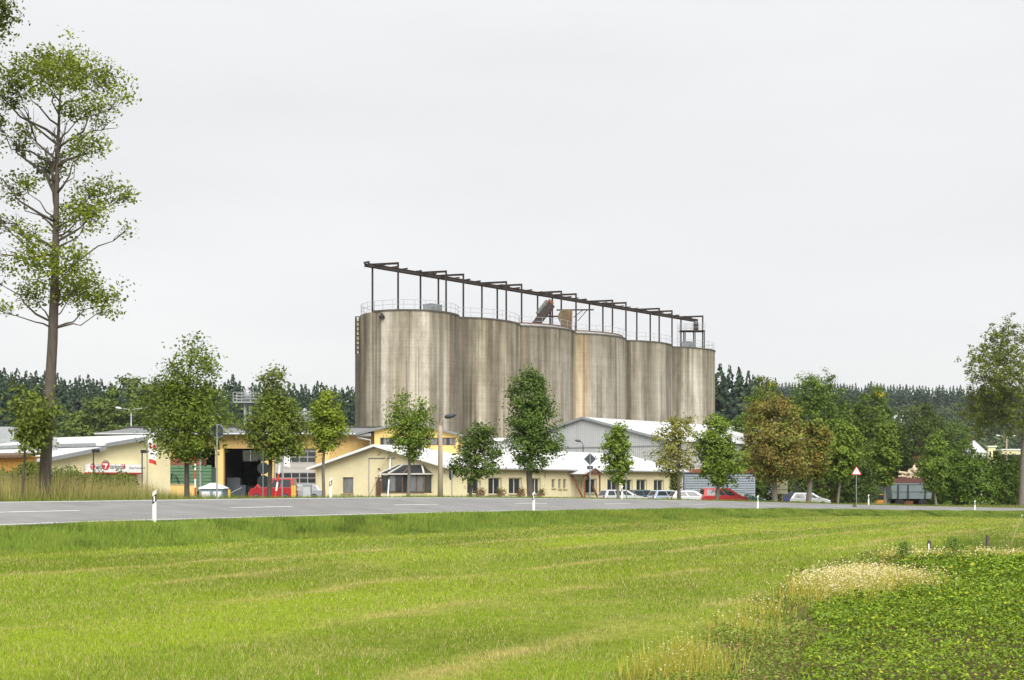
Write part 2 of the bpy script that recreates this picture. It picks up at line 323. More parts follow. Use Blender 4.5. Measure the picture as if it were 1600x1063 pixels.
s = sdr(X, Y); crop, weed = zone(X, Y); k = (s < -3.2-rng.random(len(X))*.9) & ~crop & ~(weed & (rng.random(len(X)) < .75)) & (Y < 112); X, Y, gw, gh = X[k], Y[k], gw[k], gh[k]
c = field_col(X, Y); r_ = rng.random(len(X))[:, None]; pg = (.55+.9*N3(X, Y, 1.3))[:, None]; c = c*(.6+.75*rng.random(len(X)))[:, None]; c = np.where(r_ < .27*pg, C_STRAW*(.65+.55*rng.random((len(X), 1))), c); c = np.where(r_ > 1-.12*pg, c*np.array((.55, .62, .6)), c)
dry = ss(.5, .75, stripe(X, Y)); tall = N2(X*SD_[0]+Y*SD_[1], -X*SD_[1]+Y*SD_[0], .5)
blades('field_grass', X, Y, gh*(.5+.9*rng.random(len(X)))*(1.1-.25*dry)*(.8+.4*tall), gw*(.7+.6*rng.random(len(X))), c, 'short mown yellow-green grass of the wide field', .9)
# roadside verge in front of the road
n = 210000; i = rng.integers(0, len(RP)-1, n*2); tt = rng.random(n*2); d = rng.random(n*2)**.9*4.6+.05
a = RP[i]*(1-tt[:, None])+RP[i+1]*tt[:, None]; X = a[:, 0]-RN[i, 0]*d; Y = a[:, 1]-RN[i, 1]*d
k = (Y > 24) & (abs(X) < .5*Y+4) & (Y < 150); X, Y, d = X[k], Y[k], d[k]
sc = np.clip(Y/45, .8, 2.6); v = N1(X, Y, .35); c = C_VERGE*(.5+.85*rng.random((len(X), 1)))*(.85+.3*v[:, None]); 
yy = .75*ss(.5, .85, N3(X, Y, 1.1))[:, None]; dk = ss(.62, .8, N1(X, Y, .9))[:, None]; c = c*(1-.4*dk); c = c*(1-yy)+np.array(srgb(146, 156, 66))*(.7+.5*rng.random((len(X), 1)))*yy*1.0
hgt = (.06+.13*ss(.7, 2.4, d)*ss(5, 3.2, d))*(.55+.8*rng.random(len(X)))*(.65+.7*N2(X, Y, .6))*ss(0, .25, d)+.03
blades('verge_grass', X, Y, hgt*1.15, .022*sc*(.7+.6*rng.random(len(X))), c, 'longer darker grass on the bank below the road edge', .8)
# tall grass strip beyond the road
n = 260000; i = rng.integers(0, len(RP)-1, n); tt = rng.random(n); d = rng.random(n)**1.1*7.5+.12
a = RP[i]*(1-tt[:, None])+RP[i+1]*tt[:, None]; X = a[:, 0]+RN[i, 0]*(W+d); Y = a[:, 1]+RN[i, 1]*(W+d)
k = (Y > 30) & (abs(X) < .48*Y+4) & (Y < 165); X, Y, d = X[k], Y[k], d[k]
px_ = CX+X/Y*F; lefty = ss(320, 190, px_); tallz = ss(1.0, 2.6, d)*(.12+.95*lefty+.16*ss(.55, .8, N3(X, Y, .25)))
h_ = (.14+tallz)*(.5+.7*rng.random(len(X)))*(.7+.5*N2(X, Y, .5)); sc = np.clip(Y/50, .8, 2.5)
gcol = np.array(srgb(124, 138, 56))*(.6+.6*rng.random((len(X), 1))); st = np.array(srgb(196, 176, 122))*(.7+.45*rng.random((len(X), 1)))
tipw = (ss(.22, .7, h_)*(.3+.7*(rng.random(len(X)) < .8)))[:, None]; gcol = gcol*(1-.55*tipw)+st*.55*tipw*(rng.random((len(X), 1)) < .5)+gcol*.55*tipw*.5
blades('tall_verge_grass', X, Y, h_, .018*sc*(.7+.6*rng.random(len(X))), gcol, 'tall seeding grass on the strip beyond the road', .35, tip=gcol*(1-tipw)+st*tipw)

# ------------------------------------------------------------------ crop, weeds, camomile (stuff)
def leaves_mesh(name, c, nrm, L, Wd, cols, mt, parent=None, ax_=None):
    n = len(c); nrm = nrm/np.linalg.norm(nrm, axis=1)[:, None]; t_ = rng.normal(size=(n, 3)) if ax_ is None else ax_
    a = t_-(t_*nrm).sum(1)[:, None]*nrm; a /= np.linalg.norm(a, axis=1)[:, None]+1e-9; b_ = np.cross(nrm, a)
    L = np.broadcast_to(np.asarray(L, float), (n,))[:, None]; Wd = np.broadcast_to(np.asarray(Wd, float), (n,))[:, None]; cup = nrm*L*.18
    V = np.stack([c-a*L, c+b_*Wd+cup, c+a*L, c-b_*Wd+cup], 1).reshape(-1, 3)
    q = np.arange(4*n).reshape(-1, 4); tri = np.concatenate([q[:, [0, 1, 2]], q[:, [0, 2, 3]]])
    return link(name, fastmesh(name, V, tri, 3, mt, np.repeat(cols, 4, 0)), parent)
n = 820000; X, Y = wedge(n, 9, 40, .47, .8); crop, weed = zone(X, Y); px_, py_ = proj(X, Y, zg(X, Y))
xc, yc = X[crop & (py_ > 858)], Y[crop & (py_ > 858)]
row = .5+.5*np.cos(2*math.pi*(yc+.18*xc+.25*N1(xc, yc, .4))/.72); clump = N2(xc, yc, 2.6)*.6+N3(xc, yc, 6)*.4
gap = (row*.55+clump*.6+.25*N1(xc, yc, .35)); k = gap > .42+.1*rng.random(len(xc)); xc, yc, row, clump = xc[k], yc[k], row[k], clump[k]
hc = (.05+.15*row*(.5+clump)+.10*clump)*(.45+.6*rng.random(len(xc))); nl = len(xc)
cc = np.stack([xc, yc, zg(xc, yc)+hc], 1); nn = rng.normal(size=(nl, 3))*.55; nn[:, 2] += 1.0
cl = np.array(srgb(104, 132, 34))*(.5+.8*rng.random((nl, 1)))*(.8+.4*N3(xc, yc, 1.6)[:, None]); yl = rng.random((nl, 1)) < .10; cl = np.where(yl, np.array(srgb(150, 160, 54)), cl); cl = np.where(rng.random((nl, 1)) < .12, np.array(srgb(98, 124, 66)), cl); sz = (.0095+.011*rng.random(nl))*np.clip(yc/15, 1, 2.2)
o = leaves_mesh('potato_crop', cc, nn, sz*1.6, sz*.8, cl, M_leaf); tag(o, 'dense low green leafy crop growing in rows beside the field', 'crop', kind='stuff')
# weeds on the border: low leaves + dry stalks
xw, yw = X[weed], Y[weed]; kk = rng.random(len(xw)) < .8; xw, yw = xw[kk], yw[kk]; v = N1(xw, yw, .8); 
px_, py_ = proj(xw, yw, zg(xw, yw)); bare = (ss(.60, .78, N3(xw, yw, .7)) > rng.random(len(xw))*1.1); xw, yw, v = xw[~bare], yw[~bare], v[~bare]; nl = len(xw)
hw = (.03+.22*N2(xw, yw, 1.4)**2)*(.4+.8*rng.random(nl)); cc = np.stack([xw, yw, zg(xw, yw)+hw], 1); nn = rng.normal(size=(nl, 3))*.7; nn[:, 2] += .8
cl = np.array(srgb(112, 134, 58))*(.55+.7*rng.random((nl, 1))); dryw = rng.random((nl, 1)) < .16; cl = np.where(dryw, np.array(srgb(140, 126, 84))*(.6+.6*rng.random((nl, 1))), cl); sz = (.008+.010*rng.random(nl))*np.clip(yw/13, 1, 2.2)
tag(leaves_mesh('border_weeds', cc, nn, sz*1.7, sz*.6, cl, M_leaf), 'low weeds on bare soil between field and crop', 'weeds', kind='stuff')
xb, yb = wedge(160000, 9, 60, .47, .8); crop, weed = zone(xb, yb); k = weed; xb, yb = xb[k], yb[k]
blades('border_grass', xb, yb, (.06+.30*N2(xb, yb, 1.2)**2)*(.5+.8*rng.random(len(xb))), .011*np.clip(yb/16, 1, 3), np.array(srgb(114, 138, 50))*(.6+.6*rng.random((len(xb), 1))), 'rough ungrazed grass along the crop edge', .7)
def camomile(name, px_list, n, label, hgt, seed, white=.5, dense=.33):
    rg = np.random.default_rng(seed); xs, ys, hs = [], [], []
    for (px, py, rx, ry, wt) in px_list:
        m = int(n*wt); q = rg.normal(size=(m, 2))*.5; pxx = px+q[:, 0]*rx; pyy = py+q[:, 1]*ry
        for a, b_ in zip(pxx[::40], pyy[::40]):
            g = ground_at(a, b_); kx = 40; xs += list(g[0]+rg.normal(size=kx)*dense); ys += list(g[1]+rg.normal(size=kx)*dense*1.6); hs += list(hgt*(.45+.65*rg.random(kx))*(.6+.6*rg.random()))
    x, y, h = np.array(xs), np.array(ys), np.array(hs); z = zg(x, y); m = len(x)
    V = np.empty((m, 3, 3)); az = rg.random(m)*6.28; wdt = .005*np.clip(y/14, 1, 3); le = rg.normal(size=(m, 2))*h[:, None]*.18
    V[:, 0] = np.stack([x-np.cos(az)*wdt, y-np.sin(az)*wdt, z], 1); V[:, 1] = np.stack([x+np.cos(az)*wdt, y+np.sin(az)*wdt, z], 1); V[:, 2] = np.stack([x+le[:, 0], y+le[:, 1], z+h], 1)
    sc_ = np.array(srgb(168, 164, 78))*(.6+.5*rg.random((m, 1))); sc_ = np.where(rg.random((m, 1)) < .35, np.array(srgb(120, 142, 62)), sc_)
    SV, SC = V.reshape(-1, 3), np.repeat(sc_, 3, 0)
    k = rg.random(m) < white; t3 = V[k, 2]; q = len(t3); r_ = (.005+.004*rg.random(q))*np.clip(t3[:, 1]/15, 1, 2.4)
    nr = rg.normal(size=(q, 3))*.5; nr[:, 2] += 1; nr[:, 1] -= .3; nr /= np.linalg.norm(nr, axis=1)[:, None]
    a = np.cross(nr, (1, 0, 0)); a /= np.linalg.norm(a, axis=1)[:, None]; b_ = np.cross(nr, a); fv = []
    for kk in range(3): an = 2*math.pi*kk/3+.4; fv.append(t3+(a*math.cos(an)+b_*math.sin(an))*r_[:, None]*1.5)
    FV = np.stack(fv, 1).reshape(-1, 3); fc = np.where(rg.random((q, 1)) < .62, np.array((.52, .50, .38)), np.array((.40, .34, .10))); FC = np.repeat(fc, 3, 0)
    AV = np.concatenate([SV, FV]); tag(link(name, fastmesh(name, AV, np.arange(len(AV)).reshape(-1, 3), 3, M_leaf, np.concatenate([SC, FC]))), label, 'wildflowers', kind='stuff')
camomile('camomile_patch', [(1308, 934, 34, 11, .44), (1356, 924, 36, 9, .36), (1420, 926, 28, 4, .10)], 26000, 'large pale patch of white camomile at the crop corner', .42, 11, .6, .28)
camomile('dry_camomile', [(1078, 1048, 34, 18, .6), (1040, 1062, 34, 8, .3)], 3600, 'dry straw-coloured camomile stalks on the field border', .34, 12, .12, .15)
camomile('camomile_strip', [(1160, 992, 20, 14, .5), (1192, 960, 16, 6, .3)], 1200, 'thin scatter of white flowers on the weedy border', .32, 13, .3, .2)
camomile('camomile_row', [(1540, 878, 80, 3, .5), (1425, 879, 36, 5, .35)], 9000, 'long pale strip of flowering camomile beyond the crop', .34, 14, .3, .35)
# ------------------------------------------------------------------ trees
def interp_outline(outl, Y):
    z = np.array([CAM+(HZ-o[0])/F*Y for o in outl])[::-1]; xl = np.array([(o[1]-CX)/F*Y for o in outl])[::-1]; xr = np.array([(o[2]-CX)/F*Y for o in outl])[::-1]
    return z, (xl+xr)/2, (xr-xl)/2
def wig(a, b, n=5, amp=.06, sag=0.0):
    a = np.array(a); b = np.array(b); L = np.linalg.norm(b-a); p = [a+(b-a)*t+rng.normal(size=3)*L*amp*math.sin(math.pi*t)+np.array((0, 0, sag*L*math.sin(math.pi*t))) for t in np.linspace(0, 1, n)]
    return p
def make_tree(name, label, px, sd=None, Y=None, outl=(), tw=8, nc=130, nl=60, leaf=.09, c0=(62, 82, 30), c1=(122, 142, 58), seed=1, bark=None, hole=.33, group=None, up=.45, cs=.16, limbs=26, lean=0.0, accent=None, zb=None, depth=1.0, stake=False, cat='tree'):
    global rng
    keep = rng; rng = np.random.default_rng(seed)
    if sd is not None: base = on_ray(px, sd)
    else: x = (px-CX)/F*Y; base = np.array((x, Y, zfar(x, Y) if zb is None else zb))
    Y = base[1]; z, xc, rr = interp_outline(outl, Y); zt, zl = z[-1], z[0]; Hh = zt-zl; S = Y/F
    root = thing(name, label, cat, base, group=group)
    # clusters through the crown volume, thinned by noise so that sky shows through
    zz = np.linspace(zl, zt, 60); pr = np.interp(zz, z, rr)**1.5+1e-3; pr /= pr.sum()
    m = nc*6; zc = rng.choice(zz, m, p=pr)+rng.normal(size=m)*Hh*.015; r = np.interp(zc, z, rr); x0 = np.interp(zc, z, xc); an = rng.random(m)*2*math.pi; rho = rng.random(m)**.42*.92
    lb_ = Noise(seed+7); lob = .62+.72*lb_(np.cos(an)*1.6+5, np.sin(an)*1.6+zc/max(Hh, .1)*7.0)+.12*rng.normal(size=m)*(rng.random(m) < .12); r = r*lob; zc = zc+(lob-1)*Hh*.05
    C = np.stack([x0+np.cos(an)*r*rho, Y+np.sin(an)*r*rho*depth, zc], 1)
    nn_ = Noise(seed+50); fr = 1.7/max(.4, rr.max()); v = .5*nn_(C[:, 0]*fr+C[:, 2]*fr*.6, C[:, 1]*fr+C[:, 2]*fr*.7)+.5*nn_(C[:, 0]*fr*2.3-C[:, 2]*fr, C[:, 2]*fr*2.1+C[:, 1]*fr); C = C[v > hole][:nc]; nc = len(C)
    sg = cs*rr.max()**.5*np.sqrt(1.6)*(.65+.7*rng.random(nc))
    n_each = np.maximum(8, (nl*(.5+rng.random(nc)))).astype(int); ci = np.repeat(np.arange(nc), n_each); q = rng.normal(size=(len(ci), 3)); q[:, 2] *= .75
    LC = C[ci]+q*sg[ci][:, None]; outw = LC-np.stack([np.interp(LC[:, 2], z, xc), np.full(len(LC), Y), LC[:, 2]-Hh*.1], 1); outw /= np.linalg.norm(outw, axis=1)[:, None]+1e-6
    nr = rng.normal(size=LC.shape)*.55+outw*.6; nr[:, 2] += up
    tone = np.clip(.5*rng.random(len(ci))+.35*rng.random(nc)[ci]+.15*rng.random(), 0, 1)[:, None]
    cl = np.array(srgb(*c0))*(1-tone)+np.array(srgb(*c1))*tone
    if accent is not None:
        f = (rng.random(nc) < accent[1])[ci][:, None] & (rng.random((len(ci), 1)) < .75)
        if len(accent) > 2: f = f & (LC[:, 2] > zl+Hh*accent[2])[:, None]
        cl = np.where(f, np.array(srgb(*accent[0]))*(.7+.5*rng.random((len(ci), 1))), cl)
    sz = leaf*(.6+.7*rng.random(len(ci))); cr = leaves_mesh('crown', LC-base, nr, sz, sz*.62, cl, M_leaf, root)
    mb = MB(); r0 = tw/2*S; top = np.array((np.interp(zt-.08*Hh, z, xc), Y, zt-.08*Hh)); b0 = base+np.array((0, 0, -.3))
    mid = np.array((base[0]*.55+np.interp(zl+.3*Hh, z, xc)*.45+lean, Y, zl+.25*Hh)); pts = [b0, base+np.array((0, 0, .25)), base*.5+mid*.5+rng.normal(size=3)*r0*.5, mid, mid*.5+top*.5+rng.normal(size=3)*r0*.8, top]
    rad = [r0*1.35, r0*1.05, r0*.92, r0*.72, r0*.4, r0*.08]; mb.tube([p-base for p in pts], rad, 9)
    pick = C[rng.permutation(nc)[:limbs]]
    for p in pick:
        f = np.clip((p[2]-zl)/Hh*.75-.12, -.02, .85); a = pts[2]+(pts[3]-pts[2])*1 if f < .05 else (mid+(top-mid)*(f*1.0))
        a = a.copy(); a[2] = min(a[2], p[2]-.02*Hh); rl = r0*.42*(1-.55*max(f, 0))
        w_ = wig(a, p, 5, .05, -.05); mb.tube([q_-base for q_ in w_], [rl, rl*.75, rl*.5, rl*.32, rl*.1], 5)
    mb.build('trunk', bark or M_bark2, root, True)
    if stake:
        sb = MB(); sb.tube([(.35, -.1, -.2), (.35, -.1, 1.9)], .035, 6); sb.build('stake', M_concpost, root)
    rng = keep; return root
AVE = W+3.0
T = make_tree
T('avenue_tree', 'broad conical leafy tree behind the round sign', 292, AVE, outl=[(528, 298, 308), (545, 278, 322), (575, 258, 332), (600, 244, 343), (630, 234, 352), (660, 222, 356), (685, 228, 352), (702, 244, 348), (714, 262, 332)], tw=8, nc=260, nl=48, leaf=.075, c0=(50, 68, 26), c1=(112, 132, 48), seed=21, hole=.30, bark=M_bark)
T('avenue_tree', 'upright leafy tree in front of the open workshop bay and red van', 420, AVE, outl=[(576, 424, 440), (592, 408, 446), (615, 402, 452), (645, 386, 468), (672, 376, 478), (692, 384, 482), (706, 398, 470), (716, 408, 452)], tw=7, nc=210, nl=46, leaf=.08, c0=(52, 68, 28), c1=(112, 130, 52), seed=22, hole=.30, bark=M_bark)
T('avenue_tree', 'slim bright green young tree at the office corner', 506, AVE, outl=[(615, 506, 522), (630, 490, 532), (655, 482, 540), (680, 482, 537), (697, 490, 528), (708, 500, 518)], tw=5, nc=95, nl=46, leaf=.085, c0=(76, 96, 30), c1=(140, 158, 56), seed=23, hole=.30)
T('avenue_tree', 'vase-shaped tree with upright shoots before the bay window', 638, AVE, outl=[(616, 620, 660), (640, 612, 668), (662, 604, 680), (685, 608, 676), (702, 620, 668), (716, 630, 652), (724, 634, 646)], tw=5.5, nc=120, nl=46, leaf=.085, c0=(56, 76, 28), c1=(112, 136, 50), seed=24, hole=.36, limbs=34)
T('avenue_tree', 'small round-headed dark tree beside the lamp post', 735, AVE, outl=[(662, 738, 758), (675, 724, 772), (695, 712, 776), (718, 706, 777), (735, 712, 778), (748, 724, 762)], tw=5, nc=110, nl=46, leaf=.095, c0=(48, 66, 32), c1=(96, 118, 54), seed=25, hole=.34, bark=M_bark)
T('avenue_tree', 'dense dark upswept elm-like tree before the office windows', 829, AVE, outl=[(581, 822, 838), (598, 802, 854), (622, 794, 858), (650, 796, 866), (680, 798, 872), (703, 800, 873), (720, 808, 864), (736, 820, 842)], tw=10, nc=300, nl=48, leaf=.10, c0=(40, 60, 30), c1=(96, 122, 52), seed=26, hole=.24, bark=M_bark)
T('avenue_tree', 'narrow light green maple between the two sign posts', 966, AVE, outl=[(666, 960, 974), (682, 948, 982), (705, 940, 987), (722, 938, 988), (740, 946, 982), (752, 956, 974)], tw=5, nc=110, nl=44, leaf=.115, c0=(66, 90, 32), c1=(126, 148, 58), seed=27, hole=.30)
T('avenue_tree', 'sparse olive tree with thin see-through crown before the parked cars', 1061, AVE, outl=[(653, 1048, 1080), (672, 1028, 1094), (695, 1018, 1098), (715, 1018, 1094), (732, 1026, 1084), (744, 1046, 1072)], tw=6, nc=95, nl=34, leaf=.12, c0=(84, 92, 40), c1=(146, 148, 78), seed=28, hole=.42, limbs=40, bark=M_bark)
T('avenue_tree', 'full green ash tree beside the red minivan', 1120, AVE, outl=[(652, 1112, 1130), (668, 1094, 1140), (690, 1088, 1150), (715, 1088, 1160), (738, 1096, 1158), (756, 1110, 1150)], tw=6, nc=210, nl=44, leaf=.13, c0=(62, 86, 30), c1=(118, 140, 54), seed=29, hole=.24, limbs=18)
T('chestnut_tree', 'large rust-brown chestnut tree with withered leaves', 1211, AVE, outl=[(625, 1198, 1222), (642, 1178, 1244), (668, 1164, 1262), (695, 1160, 1266), (720, 1164, 1262), (740, 1176, 1252), (750, 1190, 1238)], tw=9, nc=280, nl=46, leaf=.14, c0=(92, 88, 46), c1=(136, 120, 68), seed=30, hole=.22, accent=((106, 118, 52), .55))
T('chestnut_tree', 'half-brown half-green chestnut tree by the blue car', 1263, AVE, outl=[(655, 1262, 1280), (675, 1248, 1296), (705, 1244, 1300), (730, 1242, 1296), (746, 1250, 1284)], tw=8, nc=150, nl=46, leaf=.14, c0=(82, 84, 36), c1=(132, 120, 54), seed=31, hole=.25, accent=((92, 114, 46), .45))
T('avenue_tree', 'young pale-trunked green tree left of the warning triangle', 1309, AVE, outl=[(662, 1308, 1328), (682, 1292, 1342), (708, 1288, 1346), (730, 1290, 1342), (748, 1298, 1330)], tw=4, nc=150, nl=44, leaf=.15, c0=(66, 88, 32), c1=(120, 142, 56), seed=32, hole=.22)
T('avenue_tree', 'young tapering tree beside the grey wagon', 1383, AVE, outl=[(652, 1376, 1390), (672, 1368, 1400), (700, 1360, 1406), (728, 1358, 1404), (748, 1366, 1398), (758, 1374, 1392)], tw=4, nc=150, nl=44, leaf=.15, c0=(60, 82, 30), c1=(112, 134, 52), seed=33, hole=.22)
T('avenue_tree', 'slender young tree before the dark hedge', 1463, AVE, outl=[(678, 1458, 1472), (695, 1450, 1478), (715, 1442, 1482), (738, 1434, 1486), (758, 1440, 1478), (766, 1452, 1472)], tw=4, nc=120, nl=44, leaf=.16, c0=(62, 86, 32), c1=(112, 136, 54), seed=34, hole=.24)
T('young_maple', 'small staked maple beside the big bare trunk', 35, W+2.2, outl=[(607, 24, 44), (622, 12, 72), (640, 2, 82), (660, 6, 88), (680, 14, 80), (695, 22, 66), (704, 28, 58)], tw=4, nc=70, nl=48, leaf=.085, c0=(54, 70, 30), c1=(108, 124, 52), seed=35, hole=.38, limbs=24, bark=M_bark)
# trees behind the car park on the right
BY = dict(nl=46, cat='tree')
T('yard_tree', 'tall green tree with yellow tips right of the silo', 1192, Y=172, outl=[(590, 1182, 1204), (604, 1172, 1218), (630, 1166, 1226), (662, 1160, 1230), (700, 1164, 1230), (735, 1172, 1220)], tw=8, nc=200, leaf=.17, c0=(54, 74, 28), c1=(112, 130, 46), seed=41, hole=.24, accent=((158, 158, 52), .12, .6), **BY)
T('yard_tree', 'tallest rounded green tree behind the brown chestnut', 1272, Y=178, outl=[(577, 1262, 1284), (592, 1248, 1298), (615, 1236, 1308), (645, 1228, 1318), (680, 1230, 1318), (720, 1240, 1310), (750, 1250, 1300)], tw=9, nc=330, leaf=.18, c0=(52, 76, 26), c1=(104, 128, 44), seed=42, hole=.2, **BY)
T('yard_tree', 'green tree with one yellow tuft behind the warning triangle', 1362, Y=176, outl=[(607, 1352, 1376), (622, 1338, 1386), (645, 1328, 1396), (680, 1328, 1394), (715, 1334, 1392), (750, 1340, 1386)], tw=8, nc=240, leaf=.17, c0=(48, 70, 26), c1=(98, 120, 44), seed=43, hole=.22, accent=((190, 176, 50), .06, .8), **BY)
T('yard_tree', 'dark spreading tree above the grey wagon', 1440, Y=180, outl=[(632, 1426, 1456), (648, 1410, 1478), (672, 1398, 1492), (705, 1394, 1492), (735, 1404, 1484), (752, 1416, 1470)], tw=9, nc=220, leaf=.17, c0=(42, 60, 26), c1=(88, 106, 44), seed=44, hole=.32, **BY)
T('yard_tree', 'mid-green tree filling the gap behind the young pale-trunked tree', 1318, Y=184, outl=[(632, 1308, 1330), (650, 1294, 1344), (680, 1286, 1352), (720, 1288, 1350), (760, 1294, 1344)], tw=8, nc=210, leaf=.18, c0=(54, 76, 28), c1=(104, 126, 46), seed=45, hole=.2, **BY)
T('yard_tree', 'broad green tree between the dark spreading tree and the hedge', 1492, Y=188, outl=[(662, 1480, 1504), (678, 1466, 1518), (700, 1458, 1526), (735, 1460, 1524), (770, 1466, 1516)], tw=8, nc=190, leaf=.18, c0=(50, 72, 28), c1=(98, 120, 44), seed=46, hole=.22, **BY)
T('yard_tree', 'green tree between the brown chestnut and the silo corner', 1166, Y=186, outl=[(640, 1156, 1176), (660, 1144, 1188), (690, 1138, 1194), (730, 1140, 1192), (770, 1146, 1186)], tw=8, nc=180, leaf=.18, c0=(50, 72, 28), c1=(98, 122, 44), seed=47, hole=.22, **BY)
T('yard_tree', 'low green tree behind the yellow machine', 1398, Y=186, outl=[(660, 1388, 1408), (680, 1376, 1420), (710, 1370, 1426), (740, 1374, 1422), (765, 1380, 1416)], tw=7, nc=150, leaf=.18, c0=(48, 70, 28), c1=(96, 118, 44), seed=48, hole=.24, **BY)
for i, (px, top, hw, Yb, lb) in enumerate([(1170, 700, 24, 165, 'dark shrub behind the green sedan at the silo corner'), (1215, 705, 30, 168, 'dark bushy understorey behind the brown chestnut trunk'), (1275, 700, 34, 170, 'dark shrub behind the blue car'), (1335, 705, 34, 168, 'dark shrub behind the warning triangle'),
        (1492, 705, 26, 152, 'rounded hedge shrub beside the slender young tree'), (1528, 712, 30, 150, 'big dense hedge shrub below the grain silo'), (1565, 708, 28, 152, 'bright green hedge shrub next to the large right-hand trunk'), (1596, 712, 22, 158, 'hedge shrub behind the large right-hand trunk'), (1455, 735, 20, 160, 'low shrub between hedge and grey wagon')]):
    T('shrub', lb, px, Y=Yb, outl=[(top, px-hw*.3, px+hw*.3), (top+12, px-hw*.75, px+hw*.75), (top+35, px-hw, px+hw), (top+62, px-hw*1.05, px+hw*1.05), (794, px-hw*.9, px+hw*.9)], tw=4, nc=190, nl=46, leaf=.15, c0=(42, 62, 24) if i < 4 else (52, 78, 26), c1=(84, 104, 40) if i < 4 else (100, 126, 44), seed=60+i, hole=.12, limbs=8, cat='shrub')
def clump_tree(name, label, px, sd, tw, ells, top, seed, c0, c1, leaf, dens, bare=(), spread=2.2, lean=(0, 0), bark=M_bark2):
    """tall tree built limb by limb: ellipses of foliage (px,py,rx,ry) spread in depth round the trunk"""
    global rng
    keep = rng; rng = np.random.default_rng(seed); base = on_ray(px, sd); Y = base[1]; S = Y/F; root = thing(name, label, 'tree', base); r0 = tw/2*S
    tp = np.array(((top[0]-CX)*S, Y, CAM+(HZ-top[1])*S)); Hh = tp[2]-base[2]
    mb = MB(); pts = [base+np.array((0, 0, -.3))]+[base+(tp-base)*f+np.array((math.sin(f*5)*.12*f, math.sin(f*7)*.2*f, 0)) for f in (.03, .15, .35, .5, .62, .75, .88, 1)]
    mb.tube([p-base for p in pts], [r0*1.5, r0*1.1, r0*.98, r0*.88, r0*.72, r0*.5, r0*.34, r0*.18, r0*.05], 10)
    tk = lambda z_: np.array([np.interp(z_, [p[2] for p in pts], [p[i] for p in pts]) for i in range(3)])
    LC, TT = [], []
    for (ex, ey, rx, ry) in ells:
        c = np.array(((ex-CX)*S, Y, CAM+(HZ-ey)*S)); dxx = abs(c[0]-tk(c[2])[0]); c[1] += rng.uniform(-1, 1)*max(.8, spread-dxx*.35)
        n = int(dens*rx*ry/100); k = max(4, n//17); cc = c+rng.normal(size=(k, 3))*np.array((rx*S*.40, rx*S*.42, ry*S*.56)); ci = rng.integers(0, k, n)
        LC.append(cc[ci]+rng.normal(size=(n, 3))*np.array((1, 1, .75))*.20); TT.append((rng.random(k)*.45+rng.random()*.15)[ci])
        a = tk(max(base[2]+Hh*.38, c[2]-abs(c[0]-tk(c[2])[0])*.45-.9)); L = np.linalg.norm(c-a); rl = min(r0*.34, .018+.011*L); w_ = wig(a, c, 6, .05, -.03)
        mb.tube([p-base for p in w_], [rl, rl*.85, rl*.65, rl*.48, rl*.32, rl*.15], 6)
        for q in cc[:6]: w2 = wig(w_[4], q, 4, .08); mb.tube([p-base for p in w2], [rl*.3, rl*.2, rl*.13, rl*.06], 4)
    for (ax_, ay_, bx, by) in bare:
        a = tk(CAM+(HZ-ay_)*S); b_ = np.array(((bx-CX)*S, Y+rng.uniform(-1, 1), CAM+(HZ-by)*S)); w_ = wig(a, b_, 7, .05); mb.tube([p-base for p in w_], [.075, .06, .05, .04, .03, .02, .01], 5)
        for i in range(2, 6):
            for _ in range(3): d = (b_-a)*.28+rng.normal(size=3)*.35; w2 = wig(w_[i], w_[i]+d, 4, .1); mb.tube([p-base for p in w2], [.022, .016, .011, .006], 3)
    mb.build('trunk', bark, root, True); LC = np.concatenate(LC); TT = np.concatenate(TT); n = len(LC); tone = np.clip(TT+.42*rng.random(n), 0, 1)[:, None]
    nr = rng.normal(size=(n, 3))*.7; nr[:, 2] += .7; nr[:, 1] -= .2; sz = leaf*(.6+.7*rng.random(n))
    leaves_mesh('crown', LC-base, nr, sz, sz*.68, np.array(srgb(*c0))*(1-tone)+np.array(srgb(*c1))*tone, M_leaf, root); rng = keep
E0 = [(95, 82, 50, 24), (62, 108, 46, 26), (148, 112, 40, 26), (192, 152, 22, 8), (100, 142, 55, 24), (22, 128, 34, 20), (140, 166, 38, 20), (2, 150, 22, 16), (118, 178, 22, 12), (40, 205, 15, 12), (12, 214, 20, 12), (48, 246, 26, 20), (158, 238, 38, 10), (128, 252, 26, 9), (12, 290, 28, 18), (150, 296, 44, 18), (186, 300, 20, 12), (118, 322, 34, 20),
      (150, 336, 34, 14), (188, 352, 12, 7), (94, 345, 22, 26), (62, 376, 20, 16), (80, 416, 48, 28), (140, 412, 30, 20), (28, 448, 36, 18), (158, 462, 30, 20), (95, 440, 46, 26), (18, 486, 22, 9), (172, 488, 16, 9), (120, 452, 40, 22), (85, 250, 12, 24), (100, 210, 10, 20), (60, 300, 14, 10), (100, 110, 30, 20), (-20, 180, 26, 18), (-25, 260, 26, 18), (-20, 420, 28, 22), (-10, 340, 24, 9), (-40, 120, 25, 20)]
clump_tree('roadside_maple', 'very tall bare-trunked maple with open patchy crown beside the road', 68, W+2.6, 18, E0, (102, 70), 77, (66, 84, 24), (128, 142, 46), .068, 84, bare=[(85, 262, 172, 195), (80, 290, 50, 175), (70, 390, 2, 345), (90, 330, 74, 190), (70, 400, 5, 405), (60, 310, 4, 190)], bark=M_bark)
E1 = [(-8, 18, 24, 24), (4, 52, 14, 14), (-45, 60, 30, 30), (-60, 20, 50, 40), (-90, 90, 60, 40), (-50, -50, 60, 50), (-130, 40, 60, 50), (-110, -60, 60, 50), (-80, 180, 40, 30), (-140, 150, 50, 40), (4, 10, 14, 14)]
